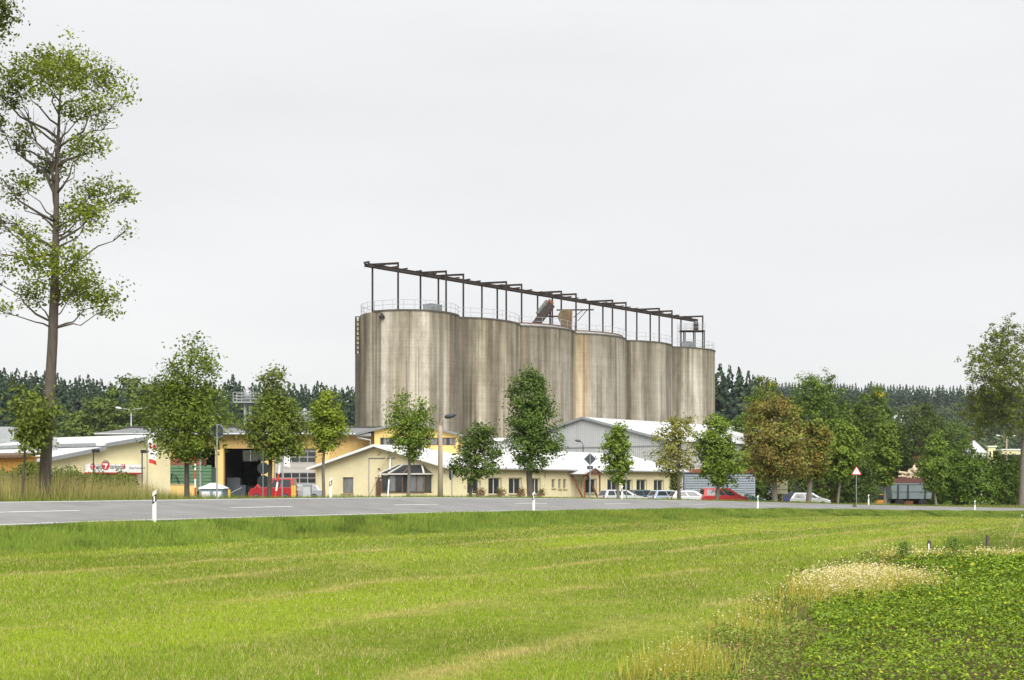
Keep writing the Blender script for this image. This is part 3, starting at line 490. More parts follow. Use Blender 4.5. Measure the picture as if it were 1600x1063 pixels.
clump_tree('roadside_maple', 'overhanging maple leaning in above the tall bare-trunked tree', -95, W+2.6, 22, E1, (-90, -60), 78, (54, 68, 26), (100, 112, 46), .072, 90)
E2 = [(1590, 512, 26, 14), (1560, 528, 24, 16), (1575, 545, 40, 20), (1540, 555, 30, 16), (1522, 582, 22, 14), (1555, 588, 40, 20), (1590, 580, 34, 26), (1535, 612, 30, 18), (1570, 618, 40, 22), (1530, 640, 26, 18), (1560, 652, 36, 18), (1590, 640, 30, 26), (1545, 672, 20, 10), (1620, 520, 40, 26), (1640, 570, 50, 40), (1630, 620, 50, 40), (1690, 560, 40, 40), (1670, 640, 40, 30), (1580, 668, 22, 12), (1548, 600, 40, 30), (1580, 560, 36, 24), (1540, 640, 34, 24), (1575, 640, 34, 30)]
clump_tree('roadside_maple', 'large spreading tree beside the hedge at the road bend', 1598, W+3.2, 13, E2, (1605, 520), 79, (56, 72, 26), (112, 124, 52), .13, 135, spread=4)

# ------------------------------------------------------------------ forest
def spruce_mesh(seed, Hh=24.0, Rb=3.4):
    g = np.random.default_rng(seed); V = []; C = []; T_ = []
    for lv in np.linspace(.06, .995, 34):
        z = Hh*lv; r = Rb*(1-lv)**.72*(.75+.5*g.random())+.2; k = max(6, int(15*(1-lv)+6))
        for a in g.random(k)*2*math.pi:
            rr = r*(.65+.5*g.random()); d = np.array((math.cos(a), math.sin(a), 0)); s_ = np.array((-d[1], d[0], 0)); z0 = z+g.normal()*.25
            p0 = np.array((0, 0, z0+rr*.12)); p1 = d*rr+np.array((0, 0, z0-rr*.32)); pm = d*rr*.55+np.array((0, 0, z0-.06*rr)); wd = .17*rr+.12
            b_ = len(V); V += [p0, pm+s_*wd-(0, 0, .25*wd), p1, pm-s_*wd-(0, 0, .25*wd), pm+np.array((0, 0, .25)), d*rr*.75+np.array((0, 0, z0-.9*rr*.4-.5))]
            T_ += [(b_, b_+1, b_+4), (b_+1, b_+2, b_+4), (b_, b_+4, b_+3), (b_+4, b_+2, b_+3), (b_+1, b_+5, b_+2), (b_+3, b_+2, b_+5)]
            t = g.random(); cc = np.array(srgb(30, 44, 32))*(1-t)+np.array(srgb(62, 82, 56))*t; C += [cc]*6
    for k in range(6):
        a = k*math.pi/3; b_ = len(V); V += [(math.cos(a)*.28, math.sin(a)*.28, -1), (math.cos(a+1.05)*.28, math.sin(a+1.05)*.28, -1), (0, 0, Hh*.8)]; T_.append((b_, b_+1, b_+2)); C += [np.array((.05, .04, .03))]*3
    return fastmesh('spruce', np.array(V), np.array(T_), 3, M_needle, np.array(C))
SPR = [spruce_mesh(s, 24, 3.3+.35*(s % 3)) for s in range(5)]
def spruce(px, Y, top_py, label, group, g):
    x = (px-CX)/F*Y; zb = zfar(x, Y); zt = CAM+(HZ-top_py)/F*Y; o = link('spruce_tree', SPR[g.integers(0, 5)]); hh = max(8, zt-zb)
    o.location = (x, Y, zb); sxy = min(1.4, hh/24)*(1.25+.45*g.random()); o.scale = (sxy, sxy, hh/24); o.rotation_euler = (0, 0, g.random()*6.28); tag(o, label, 'tree', group)
g = np.random.default_rng(5)
def skyline_l(px): return np.interp(px, [-30, 0, 60, 100, 140, 170, 250, 350, 450, 560, 640], [578, 578, 582, 586, 588, 598, 598, 596, 600, 598, 600])
px = -34.0
while px < 575:
    spruce(px, g.uniform(400, 425), skyline_l(px)+g.normal()*5+4, 'dark spruce in the forest edge behind the workshop roofs', 'spruces left of the silo', g); px += g.uniform(5, 8.5)
px = -30.0
while px < 570:
    spruce(px, g.uniform(375, 395), skyline_l(px)+g.uniform(8, 34), 'dark spruce in the forest edge behind the workshop roofs', 'spruces left of the silo', g); px += g.uniform(8, 12)
for px in np.arange(1112, 1200, 9.5): spruce(px+g.normal()*2, g.uniform(400, 430), (581 if px < 1178 else 590)+g.normal()*5, 'tall dark spruce between silo and green yard trees', 'spruces right of the silo', g)
px = 1180.0
while px < 1640:
    spruce(px, g.uniform(800, 850), np.interp(px, [1180, 1330, 1520, 1640], [597, 600, 605, 606])+g.normal()*2.4, 'small far spruce on the distant ridge', 'spruces along the distant ridge', g); px += g.uniform(4.2, 6.2)
# mass of mixed wood on the slopes: one object
def crown_pts(g, x, y, zb, rr, hh, n):
    q = g.normal(size=(n, 3)); q /= np.linalg.norm(q, axis=1)[:, None]; q *= (.55+.5*g.random((n, 1))**.5); lob = 1+.25*np.sin(q[:, 0]*5+x)*np.cos(q[:, 1]*5+y); q *= lob[:, None]
    return np.stack([x+q[:, 0]*rr, y+q[:, 1]*rr, zb+hh*.55+q[:, 2]*hh*.5], 1), q
LCs, NRs, COs, SZs = [], [], [], []
def add_crown(g, x, y, zb, rr, hh, n, c0, c1, leaf):
    p, q = crown_pts(g, x, y, zb, rr, hh, n); t = np.clip(g.random((n, 1))*.6+g.random()*.4, 0, 1); LCs.append(p); NRs.append(q+g.normal(size=(n, 3))*.5+np.array((0, 0, .4))); COs.append(np.array(srgb(*c0))*(1-t)+np.array(srgb(*c1))*t); SZs.append(leaf*(.6+.8*g.random(n)))
for Yr in np.arange(470, 800, 30):
    px = 1100+g.uniform(0, 15)
    while px < 1660:
        y = Yr+g.uniform(-12, 12); x = (px-CX)/F*y; con = g.random() < .35
        add_crown(g, x, y, zfar(x, y)-1, g.uniform(4, 6.5), g.uniform(11, 16), 190, (44, 58, 40) if con else (58, 74, 44), (70, 86, 58) if con else (98, 112, 66), .75); px += g.uniform(7.5, 5.2/Yr*F)
for Yr in (360, 372, 436, 446, 456):
    px = -40.0
    while px < 1260:
        if px < 590 or px > 1090:
            y = Yr+g.uniform(-6, 6); x = (px-CX)/F*y; add_crown(g, x, y, zfar(x, y)-1, g.uniform(4, 5.5), g.uniform(8, 12) if Yr < 400 else g.uniform(17, 23), 190, (34, 46, 34), (62, 80, 54), .7)
        px += g.uniform(16, 24)
tag(leaves_mesh('distant_wood', np.concatenate(LCs), np.concatenate(NRs), np.concatenate(SZs), np.concatenate(SZs)*.7, np.concatenate(COs), M_needle), 'mixed wood covering the slopes behind the works', 'forest', kind='stuff')
# lighter broadleaf trees in front of the left forest
for i, (px, top, hw, lb) in enumerate([(120, 640, 28, 'low light green tree behind the filling station roof'), (160, 622, 36, 'light green willow-like tree behind the filling station roof'), (205, 592, 46, 'tall light green willow-like tree behind the double street lamp'), (252, 612, 40, 'light green tree behind the broad conical avenue tree'), (355, 650, 34, 'low green tree under the steel platform'), (395, 655, 30, 'low green tree beside the platform column'), (60, 660, 40, 'low bush tree behind the bare trunk'), (455, 655, 36, 'low green tree between the two platforms')]):
    T('background_tree', lb, px, Y=235+i*2, outl=[(top, px-hw*.25, px+hw*.25), (top+12, px-hw*.7, px+hw*.7), (top+32, px-hw, px+hw), (top+62, px-hw*1.05, px+hw*1.05), (max(top+80, 735), px-hw*.8, px+hw*.8)], tw=5, nc=170, nl=44, leaf=.3, c0=(62, 80, 40), c1=(104, 122, 62), seed=90+i, hole=.16, limbs=6, cat='tree')
# ------------------------------------------------------------------ building helpers
class Wall:
    def __init__(s, ox, oy, ax_, ay_, z0):
        L = math.hypot(ax_, ay_); s.o = np.array((ox, oy, 0.)); s.a = np.array((ax_/L, ay_/L, 0.)); n_ = np.array((s.a[1], -s.a[0], 0.))
        s.n = n_ if n_ @ (-s.o) > 0 else -n_; s.z0 = z0                      # outward: towards the road
    def u(s, px): k = (px-CX)/F; return (k*s.o[1]-s.o[0])/(s.a[0]-k*s.a[1])
    def pt(s, u_, z, d=0): return s.o+s.a*u_+s.n*d+np.array((0, 0, z))
    def uz(s, px, py): u_ = s.u(px); Y = s.o[1]+u_*s.a[1]; return u_, CAM+(HZ-py)/F*Y
    def rect(s, x0, y0, x1, y1):
        u0, z1 = s.uz(x0, y0); u1, z0 = s.uz(x1, y1); _, z1b = s.uz(x1, y0); _, z0b = s.uz(x0, y1)
        return (min(u0, u1), max(u0, u1), (z0+z0b)/2, (z1+z1b)/2)
    def wall(s, mb, u0, u1, z0, z1, holes=(), rec=.15, mi=0):
        us = sorted({u0, u1, *[h[0] for h in holes], *[h[1] for h in holes]}); zs = sorted({z0, z1, *[h[2] for h in holes], *[h[3] for h in holes]})
        us = [q for q in us if u0 <= q <= u1]; zs = [q for q in zs if z0 <= q <= z1]
        for i in range(len(us)-1):
            for j in range(len(zs)-1):
                cu, cz = (us[i]+us[i+1])/2, (zs[j]+zs[j+1])/2
                if any(h[0] < cu < h[1] and h[2] < cz < h[3] for h in holes): continue
                mb.add([s.pt(us[i], zs[j]), s.pt(us[i+1], zs[j]), s.pt(us[i+1], zs[j+1]), s.pt(us[i], zs[j+1])], [(0, 1, 2, 3)], mi)
        for h in holes:
            q = [s.pt(h[0], h[2]), s.pt(h[1], h[2]), s.pt(h[1], h[3]), s.pt(h[0], h[3])]; r = [p-s.n*rec for p in q]
            mb.add(q+r, [(0, 1, 5, 4), (1, 2, 6, 5), (2, 3, 7, 6), (3, 0, 4, 7)], mi)
    def box(s, mb, u0, u1, z0, z1, d0, d1, mi=0):
        v = [s.pt(u_, z, d) for d in (d0, d1) for u_, z in ((u0, z0), (u1, z0), (u1, z1), (u0, z1))]
        mb.add(v, [(3, 2, 1, 0), (4, 5, 6, 7), (0, 1, 5, 4), (1, 2, 6, 5), (2, 3, 7, 6), (3, 0, 4, 7)], mi)
    def window(s, parent, r, frame=M_pvc, glass=M_glass, mull=1, rec=.15, sill=True, fw=.06, trans=0, name='window'):
        u0, u1, z0, z1 = r; mb = MB(); d0, d1 = -rec-.02, -rec+.05
        for a, b_, c_, e in ((u0, u1, z0, z0+fw), (u0, u1, z1-fw, z1), (u0, u0+fw, z0+fw, z1-fw), (u1-fw, u1, z0+fw, z1-fw)): s.box(mb, a, b_, c_, e, d0, d1)
        for k in range(1, mull+1): c_ = u0+(u1-u0)*k/(mull+1); s.box(mb, c_-fw*.6, c_+fw*.6, z0+fw, z1-fw, d0+.003, d1+.006)
        if trans: zc = z0+(z1-z0)*trans; s.box(mb, u0+fw, u1-fw, zc-fw*.5, zc+fw*.5, d0+.005, d1+.003)
        o = mb.build(name, frame, parent)
        for k in range(mull+1):
            a = u0+fw*.5+(u1-u0-fw)*k/(mull+1); b_ = u0+fw*.5+(u1-u0-fw)*(k+1)/(mull+1)
            m2 = MB(); s.box(m2, a, b_, z0+fw*.4, z1-fw*.4, -rec-.01, -rec); m2.build('pane', glass, o)
        if sill: m3 = MB(); s.box(m3, u0-.08, u1+.08, z0-.09, z0-.003, -rec+.02, .09); m3.build('sill', M_sill, o)
        return o
def roof_slab(mb, p0, p1, p2, p3, th=.12, mi=0):
    p = [np.array(q, float) for q in (p0, p1, p2, p3)]; mb.add(p+[q-np.array((0, 0, th)) for q in p], [(0, 1, 2, 3), (7, 6, 5, 4), (0, 4, 5, 1), (1, 5, 6, 2), (2, 6, 7, 3), (3, 7, 4, 0)], mi)
def corrugated(mb, p0, pu, pv, pitch=.25, amp=.03, mi=0):
    """ribbed sheet: p0 origin, pu edge across the ribs, pv edge along them"""
    p0, pu, pv = (np.array(q, float) for q in (p0, pu, pv)); L = np.linalg.norm(pu); nrm = np.cross(pu, pv); nrm /= np.linalg.norm(nrm); n = max(2, int(L/pitch)); ts = []
    for k in range(n):
        for f, h in ((0, 0), (.35, 0), (.5, 1), (.85, 1)): ts.append(((k+f)/n, h))
    ts.append((1, 0)); v = [p0+pu*t_+nrm*amp*h for t_, h in ts]+[p0+pu*t_+pv+nrm*amp*h for t_, h in ts]; m = len(ts)
    mb.add(v, [(i, i+1, m+i+1, m+i) for i in range(m-1)], mi)
def text_mesh(body, size, m, parent, origin, a, up, nrm, name='lettering', bold=0, extrude=.004):
    cu = bpy.data.curves.new(name, 'FONT'); cu.body = body; cu.size = size; cu.extrude = extrude; cu.offset = bold; ob = bpy.data.objects.new(name, cu); col.objects.link(ob)
    dg = bpy.context.evaluated_depsgraph_get(); me = bpy.data.meshes.new_from_object(ob.evaluated_get(dg)); bpy.data.objects.remove(ob); bpy.data.curves.remove(cu)
    v = np.empty(len(me.vertices)*3); me.vertices.foreach_get('co', v); v = v.reshape(-1, 3); a, up, nrm, origin = map(np.array, (a, up, nrm, origin))
    v = origin+v[:, :1]*a+v[:, 1:2]*up+v[:, 2:]*nrm; me.vertices.foreach_set('co', v.ravel().astype(np.float32)); me.materials.clear(); me.materials.append(m); me.update(); return link(name, me, parent)
def setpos(root, loc):
    """parts were modelled in world space: move the empty to the thing's base and shift the parts back"""
    root.location = tuple(map(float, loc))
    from mathutils import Matrix, Vector
    def shift(me): me.transform(Matrix.Translation(-Vector(tuple(map(float, loc)))))
    seen = set()
    def rec(o):
        for c in o.children:
            if c.data and c.data.name not in seen: seen.add(c.data.name); shift(c.data)
            rec(c)
    rec(root)

# ------------------------------------------------------------------ yellow office building
OY = 115.0; ocx = (702-CX)/F*OY; UD = (.681, 1.0); GD = (-1.0, .681)
zb0 = CAM-1.95
WL = Wall(ocx, OY, *UD, zb0); WG = Wall(ocx, OY, *GD, zb0)
zE = CAM+1.50; lenU = WL.u(1066); widG = WG.u(494); uR, zR = WG.uz(592, 696)
off = thing('office_building', 'long low pale yellow office building with white sheet roof', 'building')
win_px = [(730, 747, 749, 772), (763, 747, 782, 772.5), (795, 747.5, 814, 772), (831, 748, 843, 771.5), (914, 749, 931, 771), (949, 749.5, 965, 770.5), (972, 750, 987, 771), (994.5, 750, 1009.5, 771), (1021.5, 750.5, 1036, 771)]
slit_px = [(862, 749, 867.5, 763), (872.3, 749, 877, 764), (880, 749, 885, 764)]
door_px = (898, 751, 910, 784)
wr = [WL.rect(*p) for p in win_px]; sr = [WL.rect(*p) for p in slit_px]; dr = WL.rect(*door_px); dr = (dr[0], dr[1], zb0+.02, dr[3])
mb = MB(); WL.wall(mb, 0, lenU, zb0-.3, zE, wr+sr+[dr], .16)
gw = [WG.rect(535, 746, 552, 771), WG.rect(586, 746, 602, 780)]; gw[1] = (gw[1][0], gw[1][1], zb0+.05, gw[1][3]); bay = WG.rect(609, 742, 674, 770)
WG.wall(mb, 0, widG, zb0-.3, zE, gw+[bay], .16)
mb.add([WG.pt(0, zE), WG.pt(widG, zE), WG.pt(uR, zR-.10)], [(0, 1, 2)])
far0 = WL.pt(lenU, 0); gv = WG.a*widG
mb.add([far0+(0, 0, zb0-.3), far0+gv+np.array((0, 0, zb0-.3)), far0+gv+np.array((0, 0, zE)), far0+WG.a*uR+np.array((0, 0, zR-.1)), far0+np.array((0, 0, zE))], [(0, 1, 2, 3, 4)])
mb.add([WG.pt(widG, zb0-.3), WG.pt(widG, zE), WG.pt(widG, zE)+WL.a*lenU, WG.pt(widG, zb0-.3)+WL.a*lenU], [(0, 1, 2, 3)])
mb.build('wall', M_yel, off, fix=False)
mb = MB(); WL.box(mb, .05, lenU-.05, zE-.38, zE-.02, .004, .035); mb.build('eaves_band', M_trim, off)
for r_ in wr: WL.window(off, r_, M_pvc, M_glass, 1, .16)
for r_ in sr: WL.window(off, r_, M_sill, M_glass2, 0, .16, fw=.09)
for r_ in wr:                                                          # rendered surround on the right jamb of each window
    mb = MB(); WL.box(mb, r_[1]+.01, r_[1]+.13, r_[2]-.05, r_[3]+.08, .003, .05); WL.box(mb, r_[0]-.05, r_[1]+.008, r_[3]+.005, r_[3]+.085, .003, .045); mb.build('window_surround', M_sill, off)
dm = MB(); WL.box(dm, dr[0]+.02, dr[1]-.02, dr[2], dr[3]-.02, -.14, -.09); d_ = dm.build('door', mat('cream_door', (.66, .58, .33), .6, .1, 3), off)
for k in range(4): m2 = MB(); zz = dr[2]+.15+k*.48; WL.box(m2, dr[0]+.14, dr[1]-.14, zz, zz+.38, -.09, -.075); m2.build('door_panel', MATS['cream_door'], d_)
m2 = MB(); WL.box(m2, dr[1]-.13, dr[1]-.08, dr[2]+1.0, dr[2]+1.12, -.09, -.03); m2.build('handle', M_galv, d_)
WG.window(off, gw[0], M_brownf, M_glass2, 0, .16, sill=True, fw=.07)
dm = MB(); WG.box(dm, gw[1][0], gw[1][1], gw[1][2], gw[1][3], -.15, -.12); dd = dm.build('door', M_brownf, off)
m2 = MB(); WG.box(m2, gw[1][0]+.1, gw[1][0]+.55, gw[1][2]+.5, gw[1][3]-.15, -.12, -.105); m2.build('door_pane', M_glass2, dd)
m2 = MB(); WG.box(m2, gw[1][0]+.05, gw[1][0]+.6, gw[1][3]-.28, gw[1][3]-.18, -.10, -.02); m2.build('name_plate', M_white, dd)
# bay window with glazed hipped roof
bw = MB(); u0, u1, z0, z1 = bay; dep = 1.1
WG.box(bw, u0-.1, u1+.1, zb0-.2, z0-.02, 0, dep); WG.box(bw, u0-.12, u1+.12, z0-.02, z0+.06, -.05, dep+.06, 1)
bay_o = bw.build('bay_window', [M_yel, M_brownf], off)
bn = 6
for k in range(bn):
    a = u0+(u1-u0)*k/bn; b_ = u0+(u1-u0)*(k+1)/bn
    m2 = MB(); WG.box(m2, a+.05, b_-.05, z0+.1, z1-.05, dep-.06, dep-.04); m2.build('pane', M_glass2 if k in (0, 1, 4) else M_glass, bay_o)
    m2 = MB(); WG.box(m2, a-.05, a+.05, z0+.06, z1, dep-.08, dep+.01); m2.build('frame_post', M_brownf, bay_o)
m2 = MB(); WG.box(m2, u1-.05, u1+.05, z0+.06, z1, dep-.08, dep+.01); m2.build('frame_post', M_brownf, bay_o)
for uu in (u0, u1):
    m2 = MB(); WG.box(m2, uu-.02, uu+.02, z0+.1, z1-.05, .02, dep-.1); m2.build('side_pane', M_glass, bay_o)
m2 = MB(); WG.box(m2, u0-.25, u1+.25, z1, z1+.12, -.02, dep+.22); bt = m2.build('bay_roof', M_pvc, off)
zt_ = WG.uz(640, 726)[1]; iu = (u1-u0)*.22; A = [WG.pt(u0-.15, z1+.125, dep+.15), WG.pt(u1+.15, z1+.125, dep+.15), WG.pt(u1-iu, zt_, .06), WG.pt(u0+iu, zt_, .06), WG.pt(u0-.15, z1+.125, .02), WG.pt(u1+.15, z1+.125, .02)]
m2 = MB().add(A, [(0, 1, 2, 3), (0, 3, 4), (1, 5, 2)]); m2.build('roof_glass', M_glass, bt)
for a, b_ in ((0, 3), (1, 2), (2, 3)): m2 = MB(); m2.obox(A[a], A[b_], .13, .09); m2.build('roof_bar', M_pvc, bt)
for f in (.45, .8): m2 = MB(); m2.obox(A[0]*(1-f)+A[1]*f, A[3]*(1-f)+A[2]*f, .1 if f < .5 else .3, .07); m2.build('roof_bar', M_pvc if f > .5 else M_brownf, bt)
# roof: two white slabs with overhang, gutter, verge boards
oh, ov = .55, .7; sl = (zR-zE)/uR; sl2 = (zR-zE)/(widG-uR); rz_ = np.array((0, 0, zR)); E0_ = WG.pt(-oh, zE-oh*sl+.12); E1_ = WG.pt(widG+oh, zE-oh*sl2+.12); R0_ = WG.pt(uR, zR+.06); b0 = -WL.a*ov; b1 = WL.a*(lenU+ov)
mb = MB(); roof_slab(mb, E0_+b0, E0_+b1, R0_+b1, R0_+b0); roof_slab(mb, R0_+b0, R0_+b1, E1_+b1, E1_+b0); rf = mb.build('roof', M_roofw, off, fix=False)
mb = MB()
for k in range(0, int(lenU+2*ov), 1): q = b0+WL.a*(k+.5); mb.obox(E0_+q+np.array((0, 0, .012)), R0_+q+np.array((0, 0, .012)), .05, .03); mb.obox(E1_+q+np.array((0, 0, .012)), R0_+q+np.array((0, 0, .012)), .05, .03)
tag(mb.build('roof_seam', M_roofw, rf), kind='stuff')
mb = MB(); g0 = E0_+b0-np.array((0, 0, .13))-WG.a*.06; mb.tube([g0, g0+(b1-b0)], .075, 8); mb.build('gutter', M_galv, off)
for e_ in (E0_, E1_): mb = MB(); mb.obox(e_+b0-WL.a*.03-np.array((0, 0, .08)), R0_+b0-WL.a*.03-np.array((0, 0, .08)), .05, .2); mb.build('verge_board', M_white, off)
mb = MB(); mb.tube([WL.pt(WL.u(851), zE-.1, .45), WL.pt(WL.u(851), zE-.35, .1), WL.pt(WL.u(851), zE-.9, .07)], .05, 6); mb.build('downpipe', M_galv, off)
mb = MB(); mb.tube([WL.pt(lenU-.2, zE-.1, .45), WL.pt(lenU-.2, zE-.5, .1), WL.pt(lenU-.2, zb0, .07)], .05, 6); mb.build('downpipe', M_white, off)
uu = WG.u(577); mb = MB(); mb.tube([WG.pt(uu, zb0, .06), WG.pt(uu, WG.uz(577, 716)[1], .06), WG.pt(WG.u(618), WG.uz(618, 716)[1], .06)], .045, 6); mb.build('downpipe', M_galv, off)
mb = MB(); c_ = WG.pt(WG.u(592), WG.uz(592, 708)[1], .02); mb.obox(c_, c_+WG.n*.12, .28, .28); mb.build('gable_vent', M_trim, off)
mb = MB(); c_ = WG.pt(WG.u(593), WG.uz(593, 733)[1], .0); mb.obox(c_, c_+WG.n*.15, .14, .14); mb.build('alarm_box', M_brownf, off)
# porch
pu0, pu1 = WL.u(890), WL.u(914); pz = WL.uz(900, 740)[1]; prz = WL.uz(910, 733)[1]+.15; pd = 1.7; por = MB()
uc = (pu0+pu1)/2+.1
mb = MB(); roof_slab(mb, WL.pt(pu0-.35, pz, -.0), WL.pt(pu0-.35, pz, pd+.3), WL.pt(uc, prz, pd+.3), WL.pt(uc, prz, 0), .09); roof_slab(mb, WL.pt(uc, prz, 0), WL.pt(uc, prz, pd+.3), WL.pt(pu1+.35, pz, pd+.3), WL.pt(pu1+.35, pz, 0), .09)
ph = mb.build('porch', M_ltroof, off, fix=False)
for uu in (pu0, pu1):
    m2 = MB(); m2.obox(WL.pt(uu, zb0-.2, pd), WL.pt(uu, pz+.05, pd), .16, .16); m2.build('post', M_wood, ph)
    m2 = MB(); m2.obox(WL.pt(uu, zb0+.3, pd-.03), WL.pt(uu, pz-.12, .25), .12, .16); m2.build('brace', M_wood, ph)
    m2 = MB(); m2.obox(WL.pt(uu, pz-.06, 0), WL.pt(uu, pz-.06, pd+.25), .12, .16); m2.build('beam', M_wood, ph)
for a, b_ in (((pu0-.3, pz-.06), (uc, prz-.1)), ((pu1+.3, pz-.06), (uc, prz-.1)), ((pu0-.1, pz-.08), (pu1+.1, pz-.08)), ((uc, pz-.1), (uc, prz-.15))):
    m2 = MB(); m2.obox(WL.pt(a[0], a[1], pd+.2), WL.pt(b_[0], b_[1], pd+.2), .1, .16); m2.build('gable_timber', M_wood, ph)
setpos(off, WL.pt(0, zb0))
# flower tubs below three windows (plants on sills)
for i, (px, lb) in enumerate([(746, 'red flowers in a tub under the office window next to the lamp post'), (778, 'red flowers in a tub under the second office window'), (810, 'red flowers in a tub beside the dark elm-like tree'), (841, 'red flowers in a tub behind the dark elm-like trunk')]):
    u_, z_ = WL.uz(px, 772); c_ = WL.pt(u_, z_, .35); fl = thing('flower_box', lb, 'flower box', c_)
    m2 = MB(); m2.box(-.35, .35, -.13, .13, -.16, .04); m2.build('tub', M_brownf, fl)
    n = 260; q = rng.normal(size=(n, 3))*np.array((.24, .14, .17))+np.array((0, 0, .22)); cl = np.where(rng.random((n, 1)) < .22, np.array((.42, .05, .07)), np.array(srgb(70, 92, 40))); tag(leaves_mesh('flowers', q, rng.normal(size=(n, 3)), .055, .04, cl, M_leaf, fl), kind='stuff')
    m2 = MB(); m2.box(-.3, .3, .05, .35, -.10, -.04); m2.build('bracket', M_galv, fl)
# poles leaning at the gable
for (a, b_, m_, lb) in (((611, 706), (595, 776), M_sill, 'long wooden pole leaning on the office gable'), ((613, 716), (627, 776), M_white, 'white pole leaning over the bay window')):
    p = WG.pt(*WG.uz(*a), .25); q = WG.pt(*WG.uz(*b_), 1.9); q[2] = float(zg(q[0], q[1])); o = thing('leaning_pole', lb, 'pole', q); m2 = MB(); m2.tube([q-q, p-q], .06, 7); m2.build('pole', m_, o); m2 = MB(); m2.tube([(p-q)*.98, (p-q)*1.01], .075, 7); m2.build('cap', M_galv, o)
# creeper on the office's far corner
u_ = WL.u(1050); c_ = WL.pt(u_, zb0, .25); n = 1500; q = np.stack([rng.normal(size=n)*.45, rng.normal(size=n)*.25, rng.random(n)*3.0+.2], 1)
cr = thing('climbing_shrub', 'climbing shrub against the far end of the office wall', 'shrub', c_); leaves_mesh('crown', q, rng.normal(size=(n, 3)), .11, .08, np.array(srgb(84, 102, 44))*(.6+.7*rng.random((n, 1))), M_leaf, cr); m2 = MB(); m2.tube([(0, 0, -.2), (.1, 0, 1.5), (0, .05, 2.8)], [.05, .04, .02], 6); m2.build('trunk', M_bark, cr)

# ------------------------------------------------------------------ ochre workshop hall (front parallel to the picture)
HY = 128.0; z0 = CAM-1.75; WH = Wall((160-CX)/F*HY, HY, 1, 0, z0); hL = WH.u(590); zHE = CAM+(HZ-678)/F*HY
hall = thing('workshop_hall', 'ochre workshop hall with grey roof and three tall gateways', 'building')
bays = [WH.rect(273, 701, 336, 790), WH.rect(350, 701, 408, 790), WH.rect(428, 701, 493, 790)]; bays = [(b_[0], b_[1], z0+.01, b_[3]) for b_ in bays]
mb = MB(); WH.wall(mb, 0, hL, z0-.3, zHE, bays, .5); mb.build('wall', M_ora, hall, fix=False)
mb = MB()
for i in range(int(hL/.6)):
    uu = .3+i*.6
    WH.box(mb, uu, uu+.06, bays[0][3]+.12, zHE-.02, .003, .03)
tag(mb.build('cladding_rib', M_ora, hall), kind='stuff')
for uu in [(bays[0][1]+bays[1][0])/2, (bays[1][1]+bays[2][0])/2, bays[2][1]+1.0]:
    mb = MB(); WH.box(mb, uu-.35, uu+.35, z0-.2, bays[0][3]-.02, .004, .09); mb.build('pier', M_yel2, hall)
M_opal = bpy.data.materials.new('opal_glass'); M_opal.use_nodes = True; _t = M_opal.node_tree; _t.nodes.clear(); _o = _t.nodes.new('ShaderNodeOutputMaterial'); _b = _t.nodes.new('ShaderNodeBsdfTranslucent'); _b.inputs[0].default_value = (.8, .82, .8, 1); _t.links.new(_b.outputs[0], _o.inputs[0])
# interior: back wall with window band, floor, sides
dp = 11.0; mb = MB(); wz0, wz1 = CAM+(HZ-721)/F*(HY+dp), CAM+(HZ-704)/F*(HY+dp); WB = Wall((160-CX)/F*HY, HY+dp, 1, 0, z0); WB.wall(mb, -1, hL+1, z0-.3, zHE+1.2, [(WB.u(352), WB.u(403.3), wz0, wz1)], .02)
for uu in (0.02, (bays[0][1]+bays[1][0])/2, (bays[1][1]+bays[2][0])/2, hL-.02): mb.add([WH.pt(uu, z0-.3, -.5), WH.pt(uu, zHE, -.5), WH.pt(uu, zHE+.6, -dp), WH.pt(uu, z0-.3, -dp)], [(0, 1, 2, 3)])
mb.build('interior_wall', mat('dark_inner_wall', (.07, .065, .06), .95, .3, 1), hall, fix=False)  # inner walls in a dark, slightly mottled grey
for k in range(9):
    a = WH.u(352)*1.0; Yb = HY+dp; xa = (352+k*5.7-CX)/F*Yb; xb = (352+(k+1)*5.7-.8-CX)/F*Yb; m2 = MB(); m2.add([(xa, Yb+.01, wz0), (xb, Yb+.01, wz0), (xb, Yb+.01, wz1), (xa, Yb+.01, wz1)], [(0, 1, 2, 3)]); m2.build('rear_pane', M_opal, hall)
mb = MB(); xa, xb = (366-CX)/F*(Yb), (379-CX)/F*Yb; m_ = [(xa, wz0+.05), (xb, wz0+.05), (xb, wz1-.05), (xa, wz1-.05)]
for i in range(4): mb.obox((m_[i][0], Yb-.14, m_[i][1]), (m_[(i+1) % 4][0], Yb-.14, m_[(i+1) % 4][1]), .1, .1)
mb.build('opening_sash', M_black, hall)
# sectional gate with window panes
b_ = bays[2]; mb = MB(); WH.box(mb, b_[0], b_[1], b_[2], b_[3], -.42, -.36); gate = mb.build('sectional_gate', mat('gate_grey', (.42, .40, .37), .6, .08, 2), hall)
for (y0, y1) in ((706.5, 713.5), (714.8, 722), (739.5, 746.5), (747.5, 754.5)):
    for k in range(5):
        xa = 430+k*12.6; r_ = WH.rect(xa, y0, xa+11.4, y1); m2 = MB(); WH.box(m2, r_[0], r_[1], r_[2], r_[3], -.36, -.345); m2.build('gate_pane', M_glass, gate)
for yy in (705.6, 723, 731, 738.6, 755.5): r_ = WH.rect(428.5, yy-.35, 492.5, yy+.35); m2 = MB(); WH.box(m2, r_[0], r_[1], r_[2], r_[3], -.358, -.335); m2.build('gate_rail', M_galv, gate)
